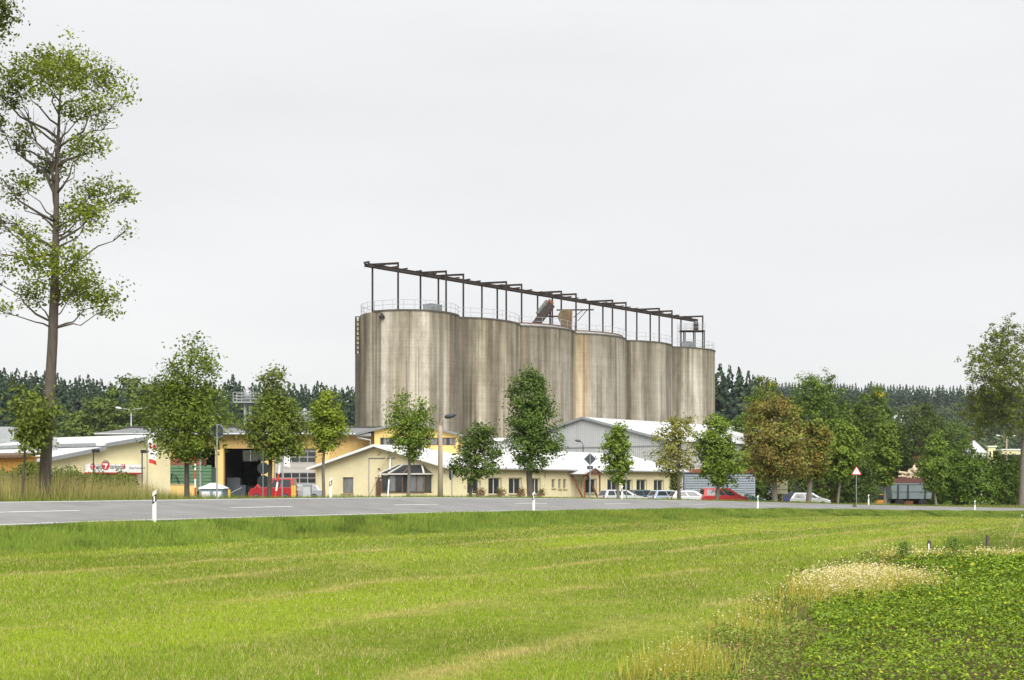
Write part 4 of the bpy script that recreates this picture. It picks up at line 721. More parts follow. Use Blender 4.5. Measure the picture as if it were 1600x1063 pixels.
# roof and eaves
yE0, yR0 = HY-1.0, HY+12; zRg = CAM+(HZ-668.5)/F*yR0; xa, xb = WH.pt(0, 0)[0]-.4, WH.pt(hL, 0)[0]+.2
mb = MB(); roof_slab(mb, (xa, yE0, zHE+.02), (xb, yE0, zHE+.02), (xb, yR0, zRg), (xa, yR0, zRg), .16); roof_slab(mb, (xa, yR0, zRg), (xb, yR0, zRg), (xb, yR0+12, zHE), (xa, yR0+12, zHE), .16); mb.build('roof', M_greyroof, hall, fix=False)
mb = MB(); mb.tube([(xa, yE0-.08, zHE-.06), (xb, yE0-.08, zHE-.06)], .11, 8); mb.build('gutter', M_galv, hall)
setpos(hall, WH.pt(hL/2, z0))
# gabled wing
GYY = 124.0; WW = Wall((585-CX)/F*GYY, GYY, 1, 0, z0); wl = WW.u(716); zWE = CAM+(HZ-677)/F*GYY; pk = (WW.u(638), CAM+(HZ-657)/F*GYY); lo = WW.u(556)
wing = thing('workshop_wing', 'yellow gabled workshop wing with dark window band behind the office roof', 'building')
band = WW.rect(594, 684, 712, 696); mb = MB(); WW.wall(mb, 0, wl, z0-.3, zWE, [band], .15); zl_ = zWE+(pk[1]-zWE)*(0-lo)/(pk[0]-lo)
mb.add([WW.pt(0, zWE), WW.pt(wl, zWE), WW.pt(pk[0], pk[1]-.15), WW.pt(0, zl_-.15)], [(0, 1, 2, 3)])
mb.add([WW.pt(wl, z0-.3), WW.pt(wl, zWE), WW.pt(wl, zWE, -14), WW.pt(wl, z0-.3, -14)], [(0, 1, 2, 3)]); mb.add([WW.pt(0, z0-.3), WW.pt(0, zl_-.15), WW.pt(0, zl_-.15, -14), WW.pt(0, z0-.3, -14)], [(0, 1, 2, 3)])
mb.build('wall', M_yel2, wing, fix=False)
for k in range(24):
    a = band[0]+(band[1]-band[0])*k/24; b2 = band[0]+(band[1]-band[0])*(k+1)/24; m2 = MB(); WW.box(m2, a+.05, b2-.02, band[2]+.05, band[3]-.05, -.13, -.11); m2.build('pane', M_glass2 if k % 3 else M_glass, wing)
m2 = MB(); WW.box(m2, band[0], band[1], band[2], band[3], -.16, -.14); m2.build('window_frame', M_brownf, wing)
mb = MB(); E = WW.pt(lo, zWE-.02, .5); K = WW.pt(pk[0], pk[1], .5); Q = WW.pt(wl+.35, zWE-.1, .5); bk = np.array((0, 16., 0)); roof_slab(mb, E, K, K+bk, E+bk, .2); roof_slab(mb, K, Q, Q+bk, K+bk, .2); mb.build('roof', M_greyroof, wing, fix=False)
mb = MB(); r_ = WW.rect(558, 677, 580, 681.5); WW.box(mb, r_[0], r_[1], r_[2], r_[3], -2, .2); mb.build('canopy_beam', M_galv, wing)
mb = MB(); mb.tube([WW.pt(*WW.uz(558, 680), .1), WW.pt(*WW.uz(559, 684), .1), WW.pt(*WW.uz(579, 688), .1), WW.pt(*WW.uz(579, 700), .1)], .07, 7); mb.build('downpipe', M_galv, wing)
setpos(wing, WW.pt(wl/2, z0))

# ------------------------------------------------------------------ filling station building on the left
FY = 80.0; zf0 = CAM-1.25; WF = Wall((72-CX)/F*FY, FY, *UD, zf0); WFl = Wall((72-CX)/F*FY, FY, *GD, zf0)
lf = WF.u(266); fe = WF.uz(72, 715)[1]; uk, zk = WF.uz(243, 681); zr = WF.uz(266, 687)[1]; dL = 26.0
fs = thing('filling_station_building', 'pale yellow low building with white sheet roof and sign board', 'building')
mb = MB(); q = [WF.pt(0, zf0-.4), WF.pt(lf, zf0-.4), WF.pt(lf, zr-.12), WF.pt(uk, zk-.12), WF.pt(0, fe-.12)]; mb.add(q, [(0, 1, 2, 3, 4)])
bk = WFl.a*dL; mb.add([q[0], q[4], q[4]+bk, q[0]+bk], [(0, 1, 2, 3)]); mb.add([q[1], q[2], q[2]+bk, q[1]+bk], [(0, 1, 2, 3)]); mb.build('wall', M_yel, fs, fix=False)
oh = WFl.a*-.45; E = WF.pt(-.6, fe-.6*(zk-fe)/uk); K = WF.pt(uk, zk); Q = WF.pt(lf+.35, zr-.1)
f1 = .52; S1 = E+(K-E)*f1
mb = MB(); roof_slab(mb, E+oh, S1+oh, S1+bk, E+bk, .14); mb.build('lower_roof', M_roofw, fs, fix=False)
mb = MB(); U = np.array((0, 0, .2)); roof_slab(mb, S1+oh+U-(K-E)*.02, K+oh+U*.4, K+bk+U*.4, S1+bk+U-(K-E)*.02, .14); roof_slab(mb, K+oh+U*.4, Q+oh, Q+bk, K+bk+U*.4, .14); mb.build('upper_roof', M_roofw, fs, fix=False)
mb = MB(); st0 = S1+U-(K-E)*.03; mb.obox(st0+WFl.a*.3-np.array((0, 0, .05)), st0+bk-np.array((0, 0, .05)), .12, .22); mb.build('roof_step_gutter', M_galv, fs)
mb = MB()
for a, b2 in ((E, S1), (S1+U*.9, K+U*.4), (K+U*.4, Q)): mb.obox(a+oh*1.06-np.array((0, 0, .1)), b2+oh*1.06-np.array((0, 0, .1)), .05, .24)
mb.build('verge_board', M_galv, fs)
v0 = P(86, 700, 84); mb = MB(); mb.tube([v0+(0, 0, -.5), v0+(0, 0, .55)], .13, 9); mb.tube([v0+(0, 0, .6), v0+(0, 0, .68)], .2, 9); mb.build('roof_vent', M_galv, fs)
v0 = P(10, 672, 92); mb = MB(); mb.box(v0[0]-.7, v0[0]+.7, v0[1]-.5, v0[1]+.5, v0[2]-.9, v0[2]+.2); mb.build('roof_unit', M_galv, fs)
# recessed wash opening under the board
r_ = WF.rect(150, 738, 213, 775); mb = MB(); WF.box(mb, r_[0], r_[1], zf0, r_[3], .004, .03); mb.build('recess_panel', mat('brown_red_panel', (.30, .20, .17), .8, .15, 2), fs)
setpos(fs, WF.pt(lf/2, zf0))
sb = thing('sign_board', 'long white fuel station sign board with red round emblems on the yellow wall', 'sign', WF.pt(WF.u(175), 0)*np.array((1, 1, 0))+np.array((0, 0, WF.uz(175, 739)[1])))
r_ = WF.rect(131, 725.5, 215, 738.5); r_ = (r_[0], r_[1], r_[2], r_[3]); mb = MB(); WF.box(mb, r_[0], r_[1], r_[2], r_[3], .05, .45); board = mb.build('board', M_white, sb)
mb = MB(); WF.box(mb, r_[0], r_[1], r_[2]-.1, r_[2]-.003, .05, .44); mb.build('lower_edge', M_red, sb)
def disc(mb, w_, u_, z, rad, d0, d1, n=20, a0=0, a1=2*math.pi, mi=0):
    pts = [w_.pt(u_+rad*math.cos(a0+(a1-a0)*k/n), z+rad*math.sin(a0+(a1-a0)*k/n), d0) for k in range(n+(0 if a1-a0 > 6.2 else 1))]; mb.prism(pts, w_.n*(d1-d0), mi)
M_ink = mat('dark_print', (.03, .03, .04), .6, .1, 3); M_redp = mat('red_print', (.55, .05, .03), .6, .1, 3)
for (px, py, rad, lb) in ((137.5, 729, .17, 's'), (157.5, 727, .27, 'b')):
    u_, z_ = WF.uz(px, py); mb = MB(); disc(mb, WF, u_, z_, rad*1.12, .45, .47); em = mb.build('emblem', M_redp, sb)
    mb = MB(); WF.box(mb, u_-rad*.85, u_+rad*.55, z_+rad*.02, z_+rad*.38, .472, .476); mb.prism([WF.pt(u_+rad*.5, z_+rad*.36, .472), WF.pt(u_+rad*.05, z_+rad*.36, .472), WF.pt(u_-rad*.35, z_-rad*.8, .472), WF.pt(u_, z_-rad*.85, .472)], WF.n*.006); mb.build('emblem_mark', M_white, em)
    mb = MB(); disc(mb, WF, u_, z_+rad*.08, rad*1.05, .478, .481, 10, .5, 2.64); mb.build('emblem_cap', mat('grey_print', (.25, .25, .26), .6, .1, 3), em)
zA = np.array((0, 0, 1.))
for (body, px, py, sz, m_, bold) in (('DIESEL', 142.5, 729.2, .20, MATS['grey_print'], .0), ('MEGA', 142.5, 733.6, .26, M_ink, .006), ('tankpool', 164.5, 732.6, .40, M_ink, .004), ('24', 182, 732.6, .42, M_redp, .006), ('Diesel Tank Service', 194.5, 733, .20, M_ink, .0)):
    u_, z_ = WF.uz(px, py); text_mesh(body, sz, m_, sb, WF.pt(u_, z_, .452), WF.a*.8, zA, WF.n, bold=bold)
setpos(sb, sb.location)
# orange shed at the left edge
SY = 83.0; shed = thing('orange_shed', 'orange walled shed with dark doorway at the filling station', 'shed'); WS = Wall(*(WFl.pt(.6, 0)[:2]), *GD, zf0)
WS2 = WFl; u1_ = WFl.u(-60); mb = MB(); hz = WFl.uz(40, 714)[1]; dh = WFl.rect(-20, 712, 9, 762); dh = (dh[0], dh[1], zf0+.02, hz-.35)
WSx = Wall(*(WFl.pt(.3, 0)+WFl.n*1.2)[:2], *GD, zf0); WSx.wall(mb, 0, u1_, zf0-.3, hz, [dh], .3); mb.add([WSx.pt(0, zf0-.3), WSx.pt(0, hz), WSx.pt(0, hz, -1.2), WSx.pt(0, zf0-.3, -1.2)], [(0, 1, 2, 3)]); mb.build('wall', mat('orange_render', (.62, .31, .07), .9, .1, 1), shed, fix=False)
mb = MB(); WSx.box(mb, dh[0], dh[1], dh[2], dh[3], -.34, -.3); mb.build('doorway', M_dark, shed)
mb = MB(); roof_slab(mb, WSx.pt(-.3, hz+.05, .45), WSx.pt(u1_, hz+.05, .45), WSx.pt(u1_, hz+.25, -1.0), WSx.pt(-.3, hz+.25, -1.0), .14); mb.build('roof', M_brownf, shed, fix=False); setpos(shed, WSx.pt(1, zf0))
# ------------------------------------------------------------------ concrete silo
SU = np.array((.651, .759, 0)); SN = np.array((.759, -.651, 0)); SC0 = np.array(((639.5-CX)/F*170, 170., 0)); SR, SP_, SZ, SB = 6.2, 12.1, 23.4, -1.2
def silo_mat():
    m = bpy.data.materials.new('weathered_silo_concrete'); m.use_nodes = True; t = m.node_tree; b = t.nodes['Principled BSDF']; b.inputs['Roughness'].default_value = .95; b.inputs['Specular IOR Level'].default_value = .1
    N = t.nodes.new; Lk = t.links.new; tcn = N('ShaderNodeTexCoord'); oi = N('ShaderNodeObjectInfo')
    ad = N('ShaderNodeVectorMath'); ad.operation = 'ADD'; cmb = N('ShaderNodeCombineXYZ'); ml = N('ShaderNodeMath'); ml.operation = 'MULTIPLY'; ml.inputs[1].default_value = 60
    Lk(oi.outputs['Random'], ml.inputs[0]); Lk(ml.outputs[0], cmb.inputs[0]); Lk(ml.outputs[0], cmb.inputs[1]); Lk(tcn.outputs['Object'], ad.inputs[0]); Lk(cmb.outputs[0], ad.inputs[1])
    def noise(scale3, sc, det, p0, p1, c0, c1, rough=.6):
        mpn = N('ShaderNodeMapping'); mpn.inputs['Scale'].default_value = scale3; n = N('ShaderNodeTexNoise'); n.inputs['Scale'].default_value = sc; n.inputs['Detail'].default_value = det; n.inputs['Roughness'].default_value = rough
        r = N('ShaderNodeValToRGB'); r.color_ramp.elements[0].position = p0; r.color_ramp.elements[0].color = (*c0, 1); r.color_ramp.elements[1].position = p1; r.color_ramp.elements[1].color = (*c1, 1)
        Lk(ad.outputs[0], mpn.inputs[0]); Lk(mpn.outputs[0], n.inputs[0]); Lk(n.outputs[0], r.inputs[0]); return r
    def mul(a, b_, blend='MULTIPLY', fac=1.0):
        x = N('ShaderNodeMix'); x.data_type = 'RGBA'; x.blend_type = blend; x.inputs[0].default_value = fac; Lk(a, x.inputs[6]); Lk(b_, x.inputs[7]); return x.outputs[2]
    base = noise((1, 1, .035),   .36, 4, .40, .60, srgb(134, 128, 118), srgb(188, 183, 175)).outputs[0]             # broad run-off bands
    fine = noise((1, 1, .02), 1.5, 6, .40, .60, (.80, .79, .76), (1.09, 1.085, 1.07)).outputs[0]                   # narrow streaks
    dark = noise((1, 1, .014), .9, 3, .56, .63, (1, 1, 1), (.54, .52, .48)).outputs[0]                            # black run-off lines
    blot = noise((1, 1, .4), .30, 7, .46, .72, (1.05, 1.05, 1.05), (.54, .51, .46), .72).outputs[0]                        # blotches
    warm = noise((1, 1, .05), .34, 2, .58, .70, (1, 1, 1), (1.14, 1.02, .80)).outputs[0]                         # ochre stains
    grain = noise((1, 1, 1), 9, 4, .3, .7, (.86, .86, .86), (1.1, 1.1, 1.1), .8).outputs[0]
    lines = noise((.02, .02, 1), 4.0, 3, .35, .6, (.93, .93, .93), (1.03, 1.03, 1.03)).outputs[0]                 # slip-form lifts
    sx = N('ShaderNodeSeparateXYZ'); Lk(tcn.outputs['Object'], sx.inputs[0]); tn = N('ShaderNodeTexNoise'); tn.inputs['Scale'].default_value = .8; tn.inputs['Detail'].default_value = 4; mpt = N('ShaderNodeMapping'); mpt.inputs['Scale'].default_value = (1, 1, .06); Lk(ad.outputs[0], mpt.inputs[0]); Lk(mpt.outputs[0], tn.inputs[0])
    mt_ = N('ShaderNodeMath'); mt_.operation = 'MULTIPLY_ADD'; mt_.inputs[1].default_value = 26; Lk(tn.outputs[0], mt_.inputs[0]); Lk(sx.outputs[2], mt_.inputs[2]); rt = N('ShaderNodeValToRGB'); mr = N('ShaderNodeMapRange'); mr.inputs['From Min'].default_value = 26; mr.inputs['From Max'].default_value = 42; Lk(mt_.outputs[0], mr.inputs[0]); Lk(mr.outputs[0], rt.inputs[0])
    rt.color_ramp.elements[0].position = .35; rt.color_ramp.elements[0].color = (1, 1, 1, 1); rt.color_ramp.elements[1].position = .8; rt.color_ramp.elements[1].color = (.62, .60, .55, 1); base = mul(base, rt.outputs[0])   # dirt washed down from the rim
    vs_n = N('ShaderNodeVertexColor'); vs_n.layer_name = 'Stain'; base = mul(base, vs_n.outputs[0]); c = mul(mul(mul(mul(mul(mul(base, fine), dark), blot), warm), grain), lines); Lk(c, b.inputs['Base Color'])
    bp = N('ShaderNodeBump'); bp.inputs['Strength'].default_value = .25; bp.inputs['Distance'].default_value = .05; Lk(grain, bp.inputs['Height']); Lk(bp.outputs[0], b.inputs['Normal']); return m
M_silo = silo_mat(); M_rim = mat('silo_rim_dark', (.10, .09, .08), .9, .3, 1); M_rust = mat('rust', (.22, .10, .055), .9, .35, 1.5); M_rail = mat('rail_grey', (.34, .36, .40), .6, .15, 2)
silo = thing('concrete_silo', 'huge weathered concrete grain silo of six joined cylinders', 'silo', SC0+SU*SP_*2.5)
SRF, SCU = 6.2, 4.0                                       # apex and cusp offsets of the fluted front
cusps = [4.9+SP_*k for k in range(5)]
def bay_outline(k, grow=0.0):
    """front outline (t, o) of one bin, left to right; ends are round"""
    A = SRF+grow; pts = []
    t0 = cusps[k-1] if k else None; t1 = cusps[k] if k < 5 else None; ap = 0.0 if k == 0 else (60.4 if k == 5 else (t0+t1)/2)
    def arc(ta, oa, tb_, ob, n):                           # circular arc with its apex (flat tangent) at ta
        h_ = oa-ob; L_ = abs(tb_-ta); Rr = (L_*L_+h_*h_)/(2*h_); th = math.asin(L_/Rr); sg = 1 if tb_ > ta else -1
        return [(ta+sg*Rr*math.sin(th*i/n), oa-Rr+Rr*math.cos(th*i/n)) for i in range(n+1)]
    if k == 0: pts += [(ap-A*math.cos(q), A*math.sin(q)) for q in np.linspace(0, math.pi/2, 22)]
    else: pts += arc(ap, A, t0, SCU+grow, 12)[::-1]
    if k == 5: pts += [(ap+A*math.sin(q), A*math.cos(q)) for q in np.linspace(0, math.pi/2, 22)][1:]
    else: pts += arc(ap, A, t1, SCU+grow, 12)[1:]
    return pts
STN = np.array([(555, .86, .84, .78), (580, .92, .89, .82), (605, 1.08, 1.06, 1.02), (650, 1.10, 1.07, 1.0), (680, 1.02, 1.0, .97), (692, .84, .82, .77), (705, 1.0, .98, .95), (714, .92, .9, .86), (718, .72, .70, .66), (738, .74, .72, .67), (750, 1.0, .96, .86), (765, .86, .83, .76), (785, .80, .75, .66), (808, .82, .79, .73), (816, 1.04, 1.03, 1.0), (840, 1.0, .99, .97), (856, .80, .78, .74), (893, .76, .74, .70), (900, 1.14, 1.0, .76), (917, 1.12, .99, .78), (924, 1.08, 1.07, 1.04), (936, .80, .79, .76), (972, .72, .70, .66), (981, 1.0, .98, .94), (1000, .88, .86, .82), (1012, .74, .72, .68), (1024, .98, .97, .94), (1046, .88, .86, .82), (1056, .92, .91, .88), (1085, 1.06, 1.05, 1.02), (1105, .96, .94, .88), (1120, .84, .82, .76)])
def sl(t_, o_, z): return SC0+SU*t_+SN*o_+np.array((0, 0, z))-np.array(silo.location)
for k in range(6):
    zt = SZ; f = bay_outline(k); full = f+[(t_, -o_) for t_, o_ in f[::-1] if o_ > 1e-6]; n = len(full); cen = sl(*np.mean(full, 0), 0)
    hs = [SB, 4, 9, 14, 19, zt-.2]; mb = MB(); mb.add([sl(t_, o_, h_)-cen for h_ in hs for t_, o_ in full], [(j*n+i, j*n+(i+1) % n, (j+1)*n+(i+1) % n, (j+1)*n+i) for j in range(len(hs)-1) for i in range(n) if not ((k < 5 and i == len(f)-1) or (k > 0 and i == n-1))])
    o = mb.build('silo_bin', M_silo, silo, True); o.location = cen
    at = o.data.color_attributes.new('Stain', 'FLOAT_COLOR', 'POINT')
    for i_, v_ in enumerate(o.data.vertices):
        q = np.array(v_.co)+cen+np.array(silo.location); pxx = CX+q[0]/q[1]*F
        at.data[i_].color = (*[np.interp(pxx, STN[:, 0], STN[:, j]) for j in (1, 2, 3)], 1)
    mb = MB(); mb.add([sl(t_, o_, zt-.2)-cen for t_, o_ in full], [tuple(range(n))]); o = mb.build('deck', M_rim, silo, fix=False); o.location = cen
    g_ = bay_outline(k, .10); mb = MB(); m_ = len(g_); inn = bay_outline(k, -.5); V = []
    for q, h_ in ((g_, zt-.22), (g_, zt-.04), (inn, zt-.04), (inn, zt-.22)): V += [sl(t_, o_, h_)-cen for t_, o_ in q]
    mb.add(V, [(r_*m_+i, r_*m_+i+1, ((r_+1) % 4)*m_+i+1, ((r_+1) % 4)*m_+i) for r_ in range(4) for i in range(m_-1)]); o = mb.build('rim', M_rim, silo); o.location = cen
    if k in (2, 3):
        for nm, g0, g1, h0, h1, mm in (('curb', -.75, -.6, 0, .28, M_greyclad), ('curb_cap', -.8, -.55, .285, .40, M_rust)):
            a_, b_ = bay_outline(k, g0), bay_outline(k, g1); V = []; mb = MB()
            for q, h_ in ((b_, h0), (b_, h1), (a_, h1), (a_, h0)): V += [sl(t_, o_, zt+h_)-cen for t_, o_ in q]
            mb.add(V, [(r_*m_+i, r_*m_+i+1, ((r_+1) % 4)*m_+i+1, ((r_+1) % 4)*m_+i) for r_ in range(4) for i in range(m_-1)]); o = mb.build(nm, mm, silo); o.location = cen
    rl_ = bay_outline(k, -.12)
    for sgn in (1, -1):
        pts = [sl(t_, o_*sgn, zt-.02)-cen for t_, o_ in rl_]; mb = MB()
        for p in pts[::3]: mb.tube([p, p+(0, 0, 1.15)], .026, 4)
        for hh in (.6, 1.15): mb.tube([p+np.array((0, 0, hh)) for p in pts], .023, 4)
        o = mb.build('railing', M_rail, silo); o.location = cen
# formwork joint lines, fittings
L0_ = np.array(silo.location)
for k, f_ in ((0, .42), (0, .8), (1, .3), (2, .6), (3, .25), (4, .5), (5, .35)):
    q = bay_outline(k, .004); t_, o_ = q[int(f_*(len(q)-1))]; a = sl(t_, o_, SB); b_ = sl(t_, o_, SZ-2-6*f_); mb = MB(); mb.obox(a, b_, .05, .05); mb.build('joint_line', mat('joint_dark', (.10, .095, .08), .95, .3, 1), silo)
for (px, py, k) in ((597, 494, 0), (739, 512, 1)):
    cx = (px-CX)/F; c = SC0+SU*SP_*k; Ys = np.arange(150, 215, .02); d2 = (cx*Ys-c[0])**2+(Ys-c[1])**2; i = np.where(d2 < SR**2)[0][0]; p = P(px, py, Ys[i])-L0_
    mb = MB(); mb.lathe([(.08, .35), (.12, .2), (.36, -.1), (.38, -.25), (.3, -.3)], 12, tuple(p+np.array((0, -.3, 0)))); mb.obox(p+(0, .3, .1), p+(0, -.3, .3), .1, .1); mb.build('bracket_lamp', M_black, silo)
# ladder shaft on the left flank
c = SC0; Yl = 171.0; x0, x1 = (555.5-CX)/F*Yl, (563.5-CX)/F*Yl
mb = MB(); mb.box(x0, x1, Yl-.5, Yl+.6, SB, CAM+(HZ-555)/F*Yl); mb.build('ladder_shaft', mat('mossy_dark_steel', (.11, .10, .07), .9, .35, 1), silo).location = -L0_
mb = MB(); zs0, zs1 = CAM+(HZ-554)/F*Yl, CAM+(HZ-496)/F*Yl
for xx in (x0+.05, x1-.1):
    for yy in (Yl-.45, Yl+.45): mb.box(xx-.06, xx+.06, yy-.06, yy+.06, zs0, zs1)
for i in range(9): zz = zs0+(zs1-zs0)*i/8; mb.box(x0, x1, Yl-.5, Yl-.42, zz-.06, zz+.06)
mb.build('ladder_cage', M_steel, silo).location = -L0_
mb = MB(); mb.box(x0+.22, x1-.18, Yl-.3, Yl-.2, zs0, zs1-.2); mb.build('ladder_panel', mat('cream_panel', (.62, .55, .36), .8, .2, 1), silo).location = -L0_
# gantry on top: posts, cross beams, long conveyor beam
gan = thing('roof_gantry', 'rusty steel conveyor gantry running along the silo top', 'gantry', SC0+SU*30+np.array((0, 0, SZ)))
G0 = np.array(gan.location); OB, OF, ZB = -2.3, 2.3, CAM+27.4
def st(px, o):
    k = (px-CX)/F; ox = SC0[0]+SN[0]*o; oy = SC0[1]+SN[1]*o; return (k*oy-ox)/(SU[0]-k*SU[1])
CD = np.array((.955, -.297, 0))                           # the portal frames stand slightly skew to the silo axis
for px, pxf in zip((582, 657, 685, 753, 777, 840, 863, 921, 942, 995, 1016, 1064), (622, 697, 724, 791, 815, 877, 900, 957, 978, 1030, 1050, 1098)):
    t_ = st(px, OB); pb = SC0+SU*t_+SN*OB; k_ = (pxf-CX)/F; pf = pb+CD*((k_*pb[1]-pb[0])/(CD[0]-k_*CD[1]))
    for p, zz in ((pb, ZB-.3), (pf, ZB+.2)):
        mb = MB(); q = p-G0; q[2] = 0
        for s_ in (-.07, .07): mb.obox(q+SU*s_+(0, 0, SZ-G0[2]), q+SU*s_+(0, 0, zz-G0[2]), .03, .17, up=SN)
        mb.obox(q+(0, 0, SZ-G0[2]), q+(0, 0, zz-G0[2]), .035, .16, up=SU); mb.box(q[0]-.25, q[0]+.25, q[1]-.25, q[1]+.25, -.02, .06); mb.build('post', M_steel, gan)
    mb = MB(); zc = ZB+.12-G0[2]; a = pb-CD*.4-G0; b_ = pf+CD*.1-G0; a[2] = b_[2] = zc
    for dz in (-.1, .1): mb.obox(a+(0, 0, dz), b_+(0, 0, dz), .2, .05)
    mb.obox(a, b_, .06, .18); mb.build('cross_beam', M_steel, gan)
ta, tb = st(572, OB), st(1088, OB)
for s_ in (-.3, .3):
    mb = MB(); a = SC0+SU*ta+SN*(OB+s_)-G0; b_ = SC0+SU*tb+SN*(OB+s_)-G0; a[2] = b_[2] = ZB-.05-G0[2]; mb.obox(a, b_, .06, .36)
    for dz in (-.18, .18): mb.obox(a+(0, 0, dz), b_+(0, 0, dz), .2, .05)
    mb.build('long_beam', M_steel, gan)
rg = np.random.default_rng(3)
for i in range(34):
    t_ = ta+(tb-ta)*(i+.5*rg.random())/34; p = SC0+SU*t_+SN*OB-G0; p[2] = ZB+.28-G0[2]; mb = MB(); mb.obox(p-SN*.5, p+SN*.5, .1+.1*rg.random(), .08+.16*rg.random()); mb.build('roller', M_steel, gan)
# machinery standing on the deck
def deck_pt(px, o, k0=None): t_ = st(px, o); p = SC0+SU*t_+SN*o; p[2] = SZ; return p
for (px, lb) in ((676, 'grey ribbed vent cabinet on the first silo cylinder'), (1076, 'grey fan cabinet on the last silo cylinder')):
    p = deck_pt(px, 3.6); o = thing('vent_cabinet', lb, 'cabinet', p, math.atan2(SU[1], SU[0])); mb = MB(); mb.box(-1.0, 1.0, -.7, .7, 0, 1.0); mb.box(-1.05, 1.05, -.75, .75, 1.0, 1.08); mb.build('casing', M_galv, o)
    for i in range(9): m2 = MB(); m2.box(-.95, .95, -.74, -.70, .08+i*.1, .13+i*.1); m2.build('louvre', M_galv, o)
# slanted bucket elevator head
p = deck_pt(842, 3.2); o = thing('elevator_head', 'slanted dark elevator housing under the gantry', 'conveyor', p); mb = MB(); S_ = p[1]/F
a = np.array((-.6, 0, .3)); b_ = np.array((1.75, 0, 3.3)); mb.obox(a, b_, 1.5, 1.0); mb.build('housing', M_steel, o)
mb = MB(); d = (b_-a)/np.linalg.norm(b_-a); up_ = np.array((-d[2], 0, d[0])); mb.obox(a+up_*.75+d*1.6, b_+up_*.75, 1.1, .5); mb.build('motor_box', mat('dull_dark_zinc', (.14, .15, .16), .7, .2, 2), o)
mb = MB(); mb.obox(b_-d*.5+up_*.3, b_+d*.35+up_*.3, 1.2, .8); mb.build('head_box', M_rust, o)
for s_ in (-.55, .55): mb = MB(); mb.obox(np.array((-1.4, s_, 0)), np.array((.8, s_, 3.0)), .1, .14); mb.build('stringer', M_steel, o)
mb = MB(); mb.obox(np.array((1.55, 0, 0)), np.array((1.55, 0, 3.2)), .28, .28); mb.build('support', M_steel, o)
mb = MB(); mb.obox(np.array((0, 0, 1.7)), np.array((2.6, 0, 1.65)), .8, .12); mb.build('landing', M_steel, o)
# cyclone hopper
p = deck_pt(886, 2.2); o = thing('cyclone_hopper', 'rusty tapered hopper hanging beside the elevator head', 'hopper', p+np.array((0, 0, .3))); mb = MB()
mb.add([(-.9, -.8, 3.0), (.75, -.8, 3.0), (.75, .8, 3.0), (-.9, .8, 3.0), (-1.35, -.6, 2.2), (-1.35, .6, 2.2), (-.35, -.5, -.1), (.7, -.5, -.1), (.7, .5, -.1), (-.35, .5, -.1)],
       [(0, 1, 2, 3), (0, 4, 6, 7, 1), (3, 2, 8, 9, 5), (1, 7, 8, 2), (0, 3, 5, 4), (4, 5, 9, 6), (6, 9, 8, 7)]); mb.build('hopper_body', mat('rust_olive', (.20, .15, .09), .85, .4, 1.2), o)
for x in (-.5, .0, .5): mb = MB(); mb.obox((x, -.84, .4), (x, -.84, 2.9), .06, .1); mb.build('stiffener', M_rust, o)
mb = MB(); mb.obox((-1.5, 0, 3.05), (3.8, 0, 3.1), .5, .14); mb.build('carrier_beam', M_steel, o)
for x in (.9, 1.5): mb = MB(); mb.obox((x, 0, 1.5 if x > 1 else 2.0), (x+1.3, 0, 3.0), .1, .1); mb.build('strut', M_steel, o)
mb = MB(); mb.obox((.2, 0, -.6), (.2, 0, 0), .5, .5); mb.build('outlet', M_steel, o)
# service platform at the far end
p = deck_pt(1081, 1.0); o = thing('service_platform', 'small railed steel platform at the far end of the gantry', 'platform', p); S_ = p[1]/F
w2 = 2.0; zz = 3.3; mb = MB(); mb.box(-w2, w2, -1.0, 1.0, zz, zz+.15); mb.build('deck', M_steel, o)
for x in (-1.2, .4, w2-.1):
    for y in (-.9, .9): mb = MB(); mb.box(x-.08, x+.08, y-.08, y+.08, 0, zz); mb.build('leg', M_steel, o)
mb = MB()
for x in (-w2, -1, 0, 1, w2):
    for y in (-.97, .97): mb.tube([(x, y, zz+.1), (x, y, zz+1.2)], .03, 4)
for h_ in (.65, 1.2):
    for y in (-.97, .97): mb.tube([(-w2, y, zz+h_), (w2, y, zz+h_)], .028, 4)
mb.build('railing', M_rail, o)
mb = MB(); mb.box(.3, 1.0, -.4, .4, zz+.15, zz+1.5); mb.build('motor', M_steel, o)
mb = MB()
for x in (-w2-.45, -w2-.05): mb.tube([(x, -.8, 0), (x, -.8, zz+1.3)], .035, 4)
for i in range(12): mb.tube([(-w2-.45, -.8, .3*i+.2), (-w2-.05, -.8, .3*i+.2)], .02, 4)
mb.build('ladder', M_rail, o)

# ------------------------------------------------------------------ grey corrugated hall in front of the silo
L_ = SC0+SN*7.4+SU*(0); 
tL = 11.4; hl = SC0+SN*7.4+SU*tL; WH2 = Wall(hl[0], hl[1], SN[0], SN[1], 0.0)
wd = WH2.u(1040); upk, zpk = WH2.uz(913, 652); zer = WH2.uz(1036, 686)[1]; zel = zer; zb_ = CAM-2.0
gh = thing('grey_hall', 'large pale grey corrugated hall with low gable below the silo', 'building')
mb = MB(); nrib = 80
for i in range(nrib):                                                     # ribbed gable cladding
    for f0, f1, h0, h1 in ((0, .45, 0, 0), (.45, .55, 0, .05), (.55, .9, .05, .05), (.9, 1, .05, 0)):
        ua, ub = wd*(i+f0)/nrib, wd*(i+f1)/nrib; zz = lambda q: (zel+(zpk-zel)*q/upk if q < upk else zpk+(zer-zpk)*(q-upk)/(wd-upk))-.12
        mb.add([WH2.pt(ua, zb_-.3, h0), WH2.pt(ub, zb_-.3, h1), WH2.pt(ub, zz(ub), h1), WH2.pt(ua, zz(ua), h0)], [(0, 1, 2, 3)])
lenH = 48.0; bv = SU*lenH
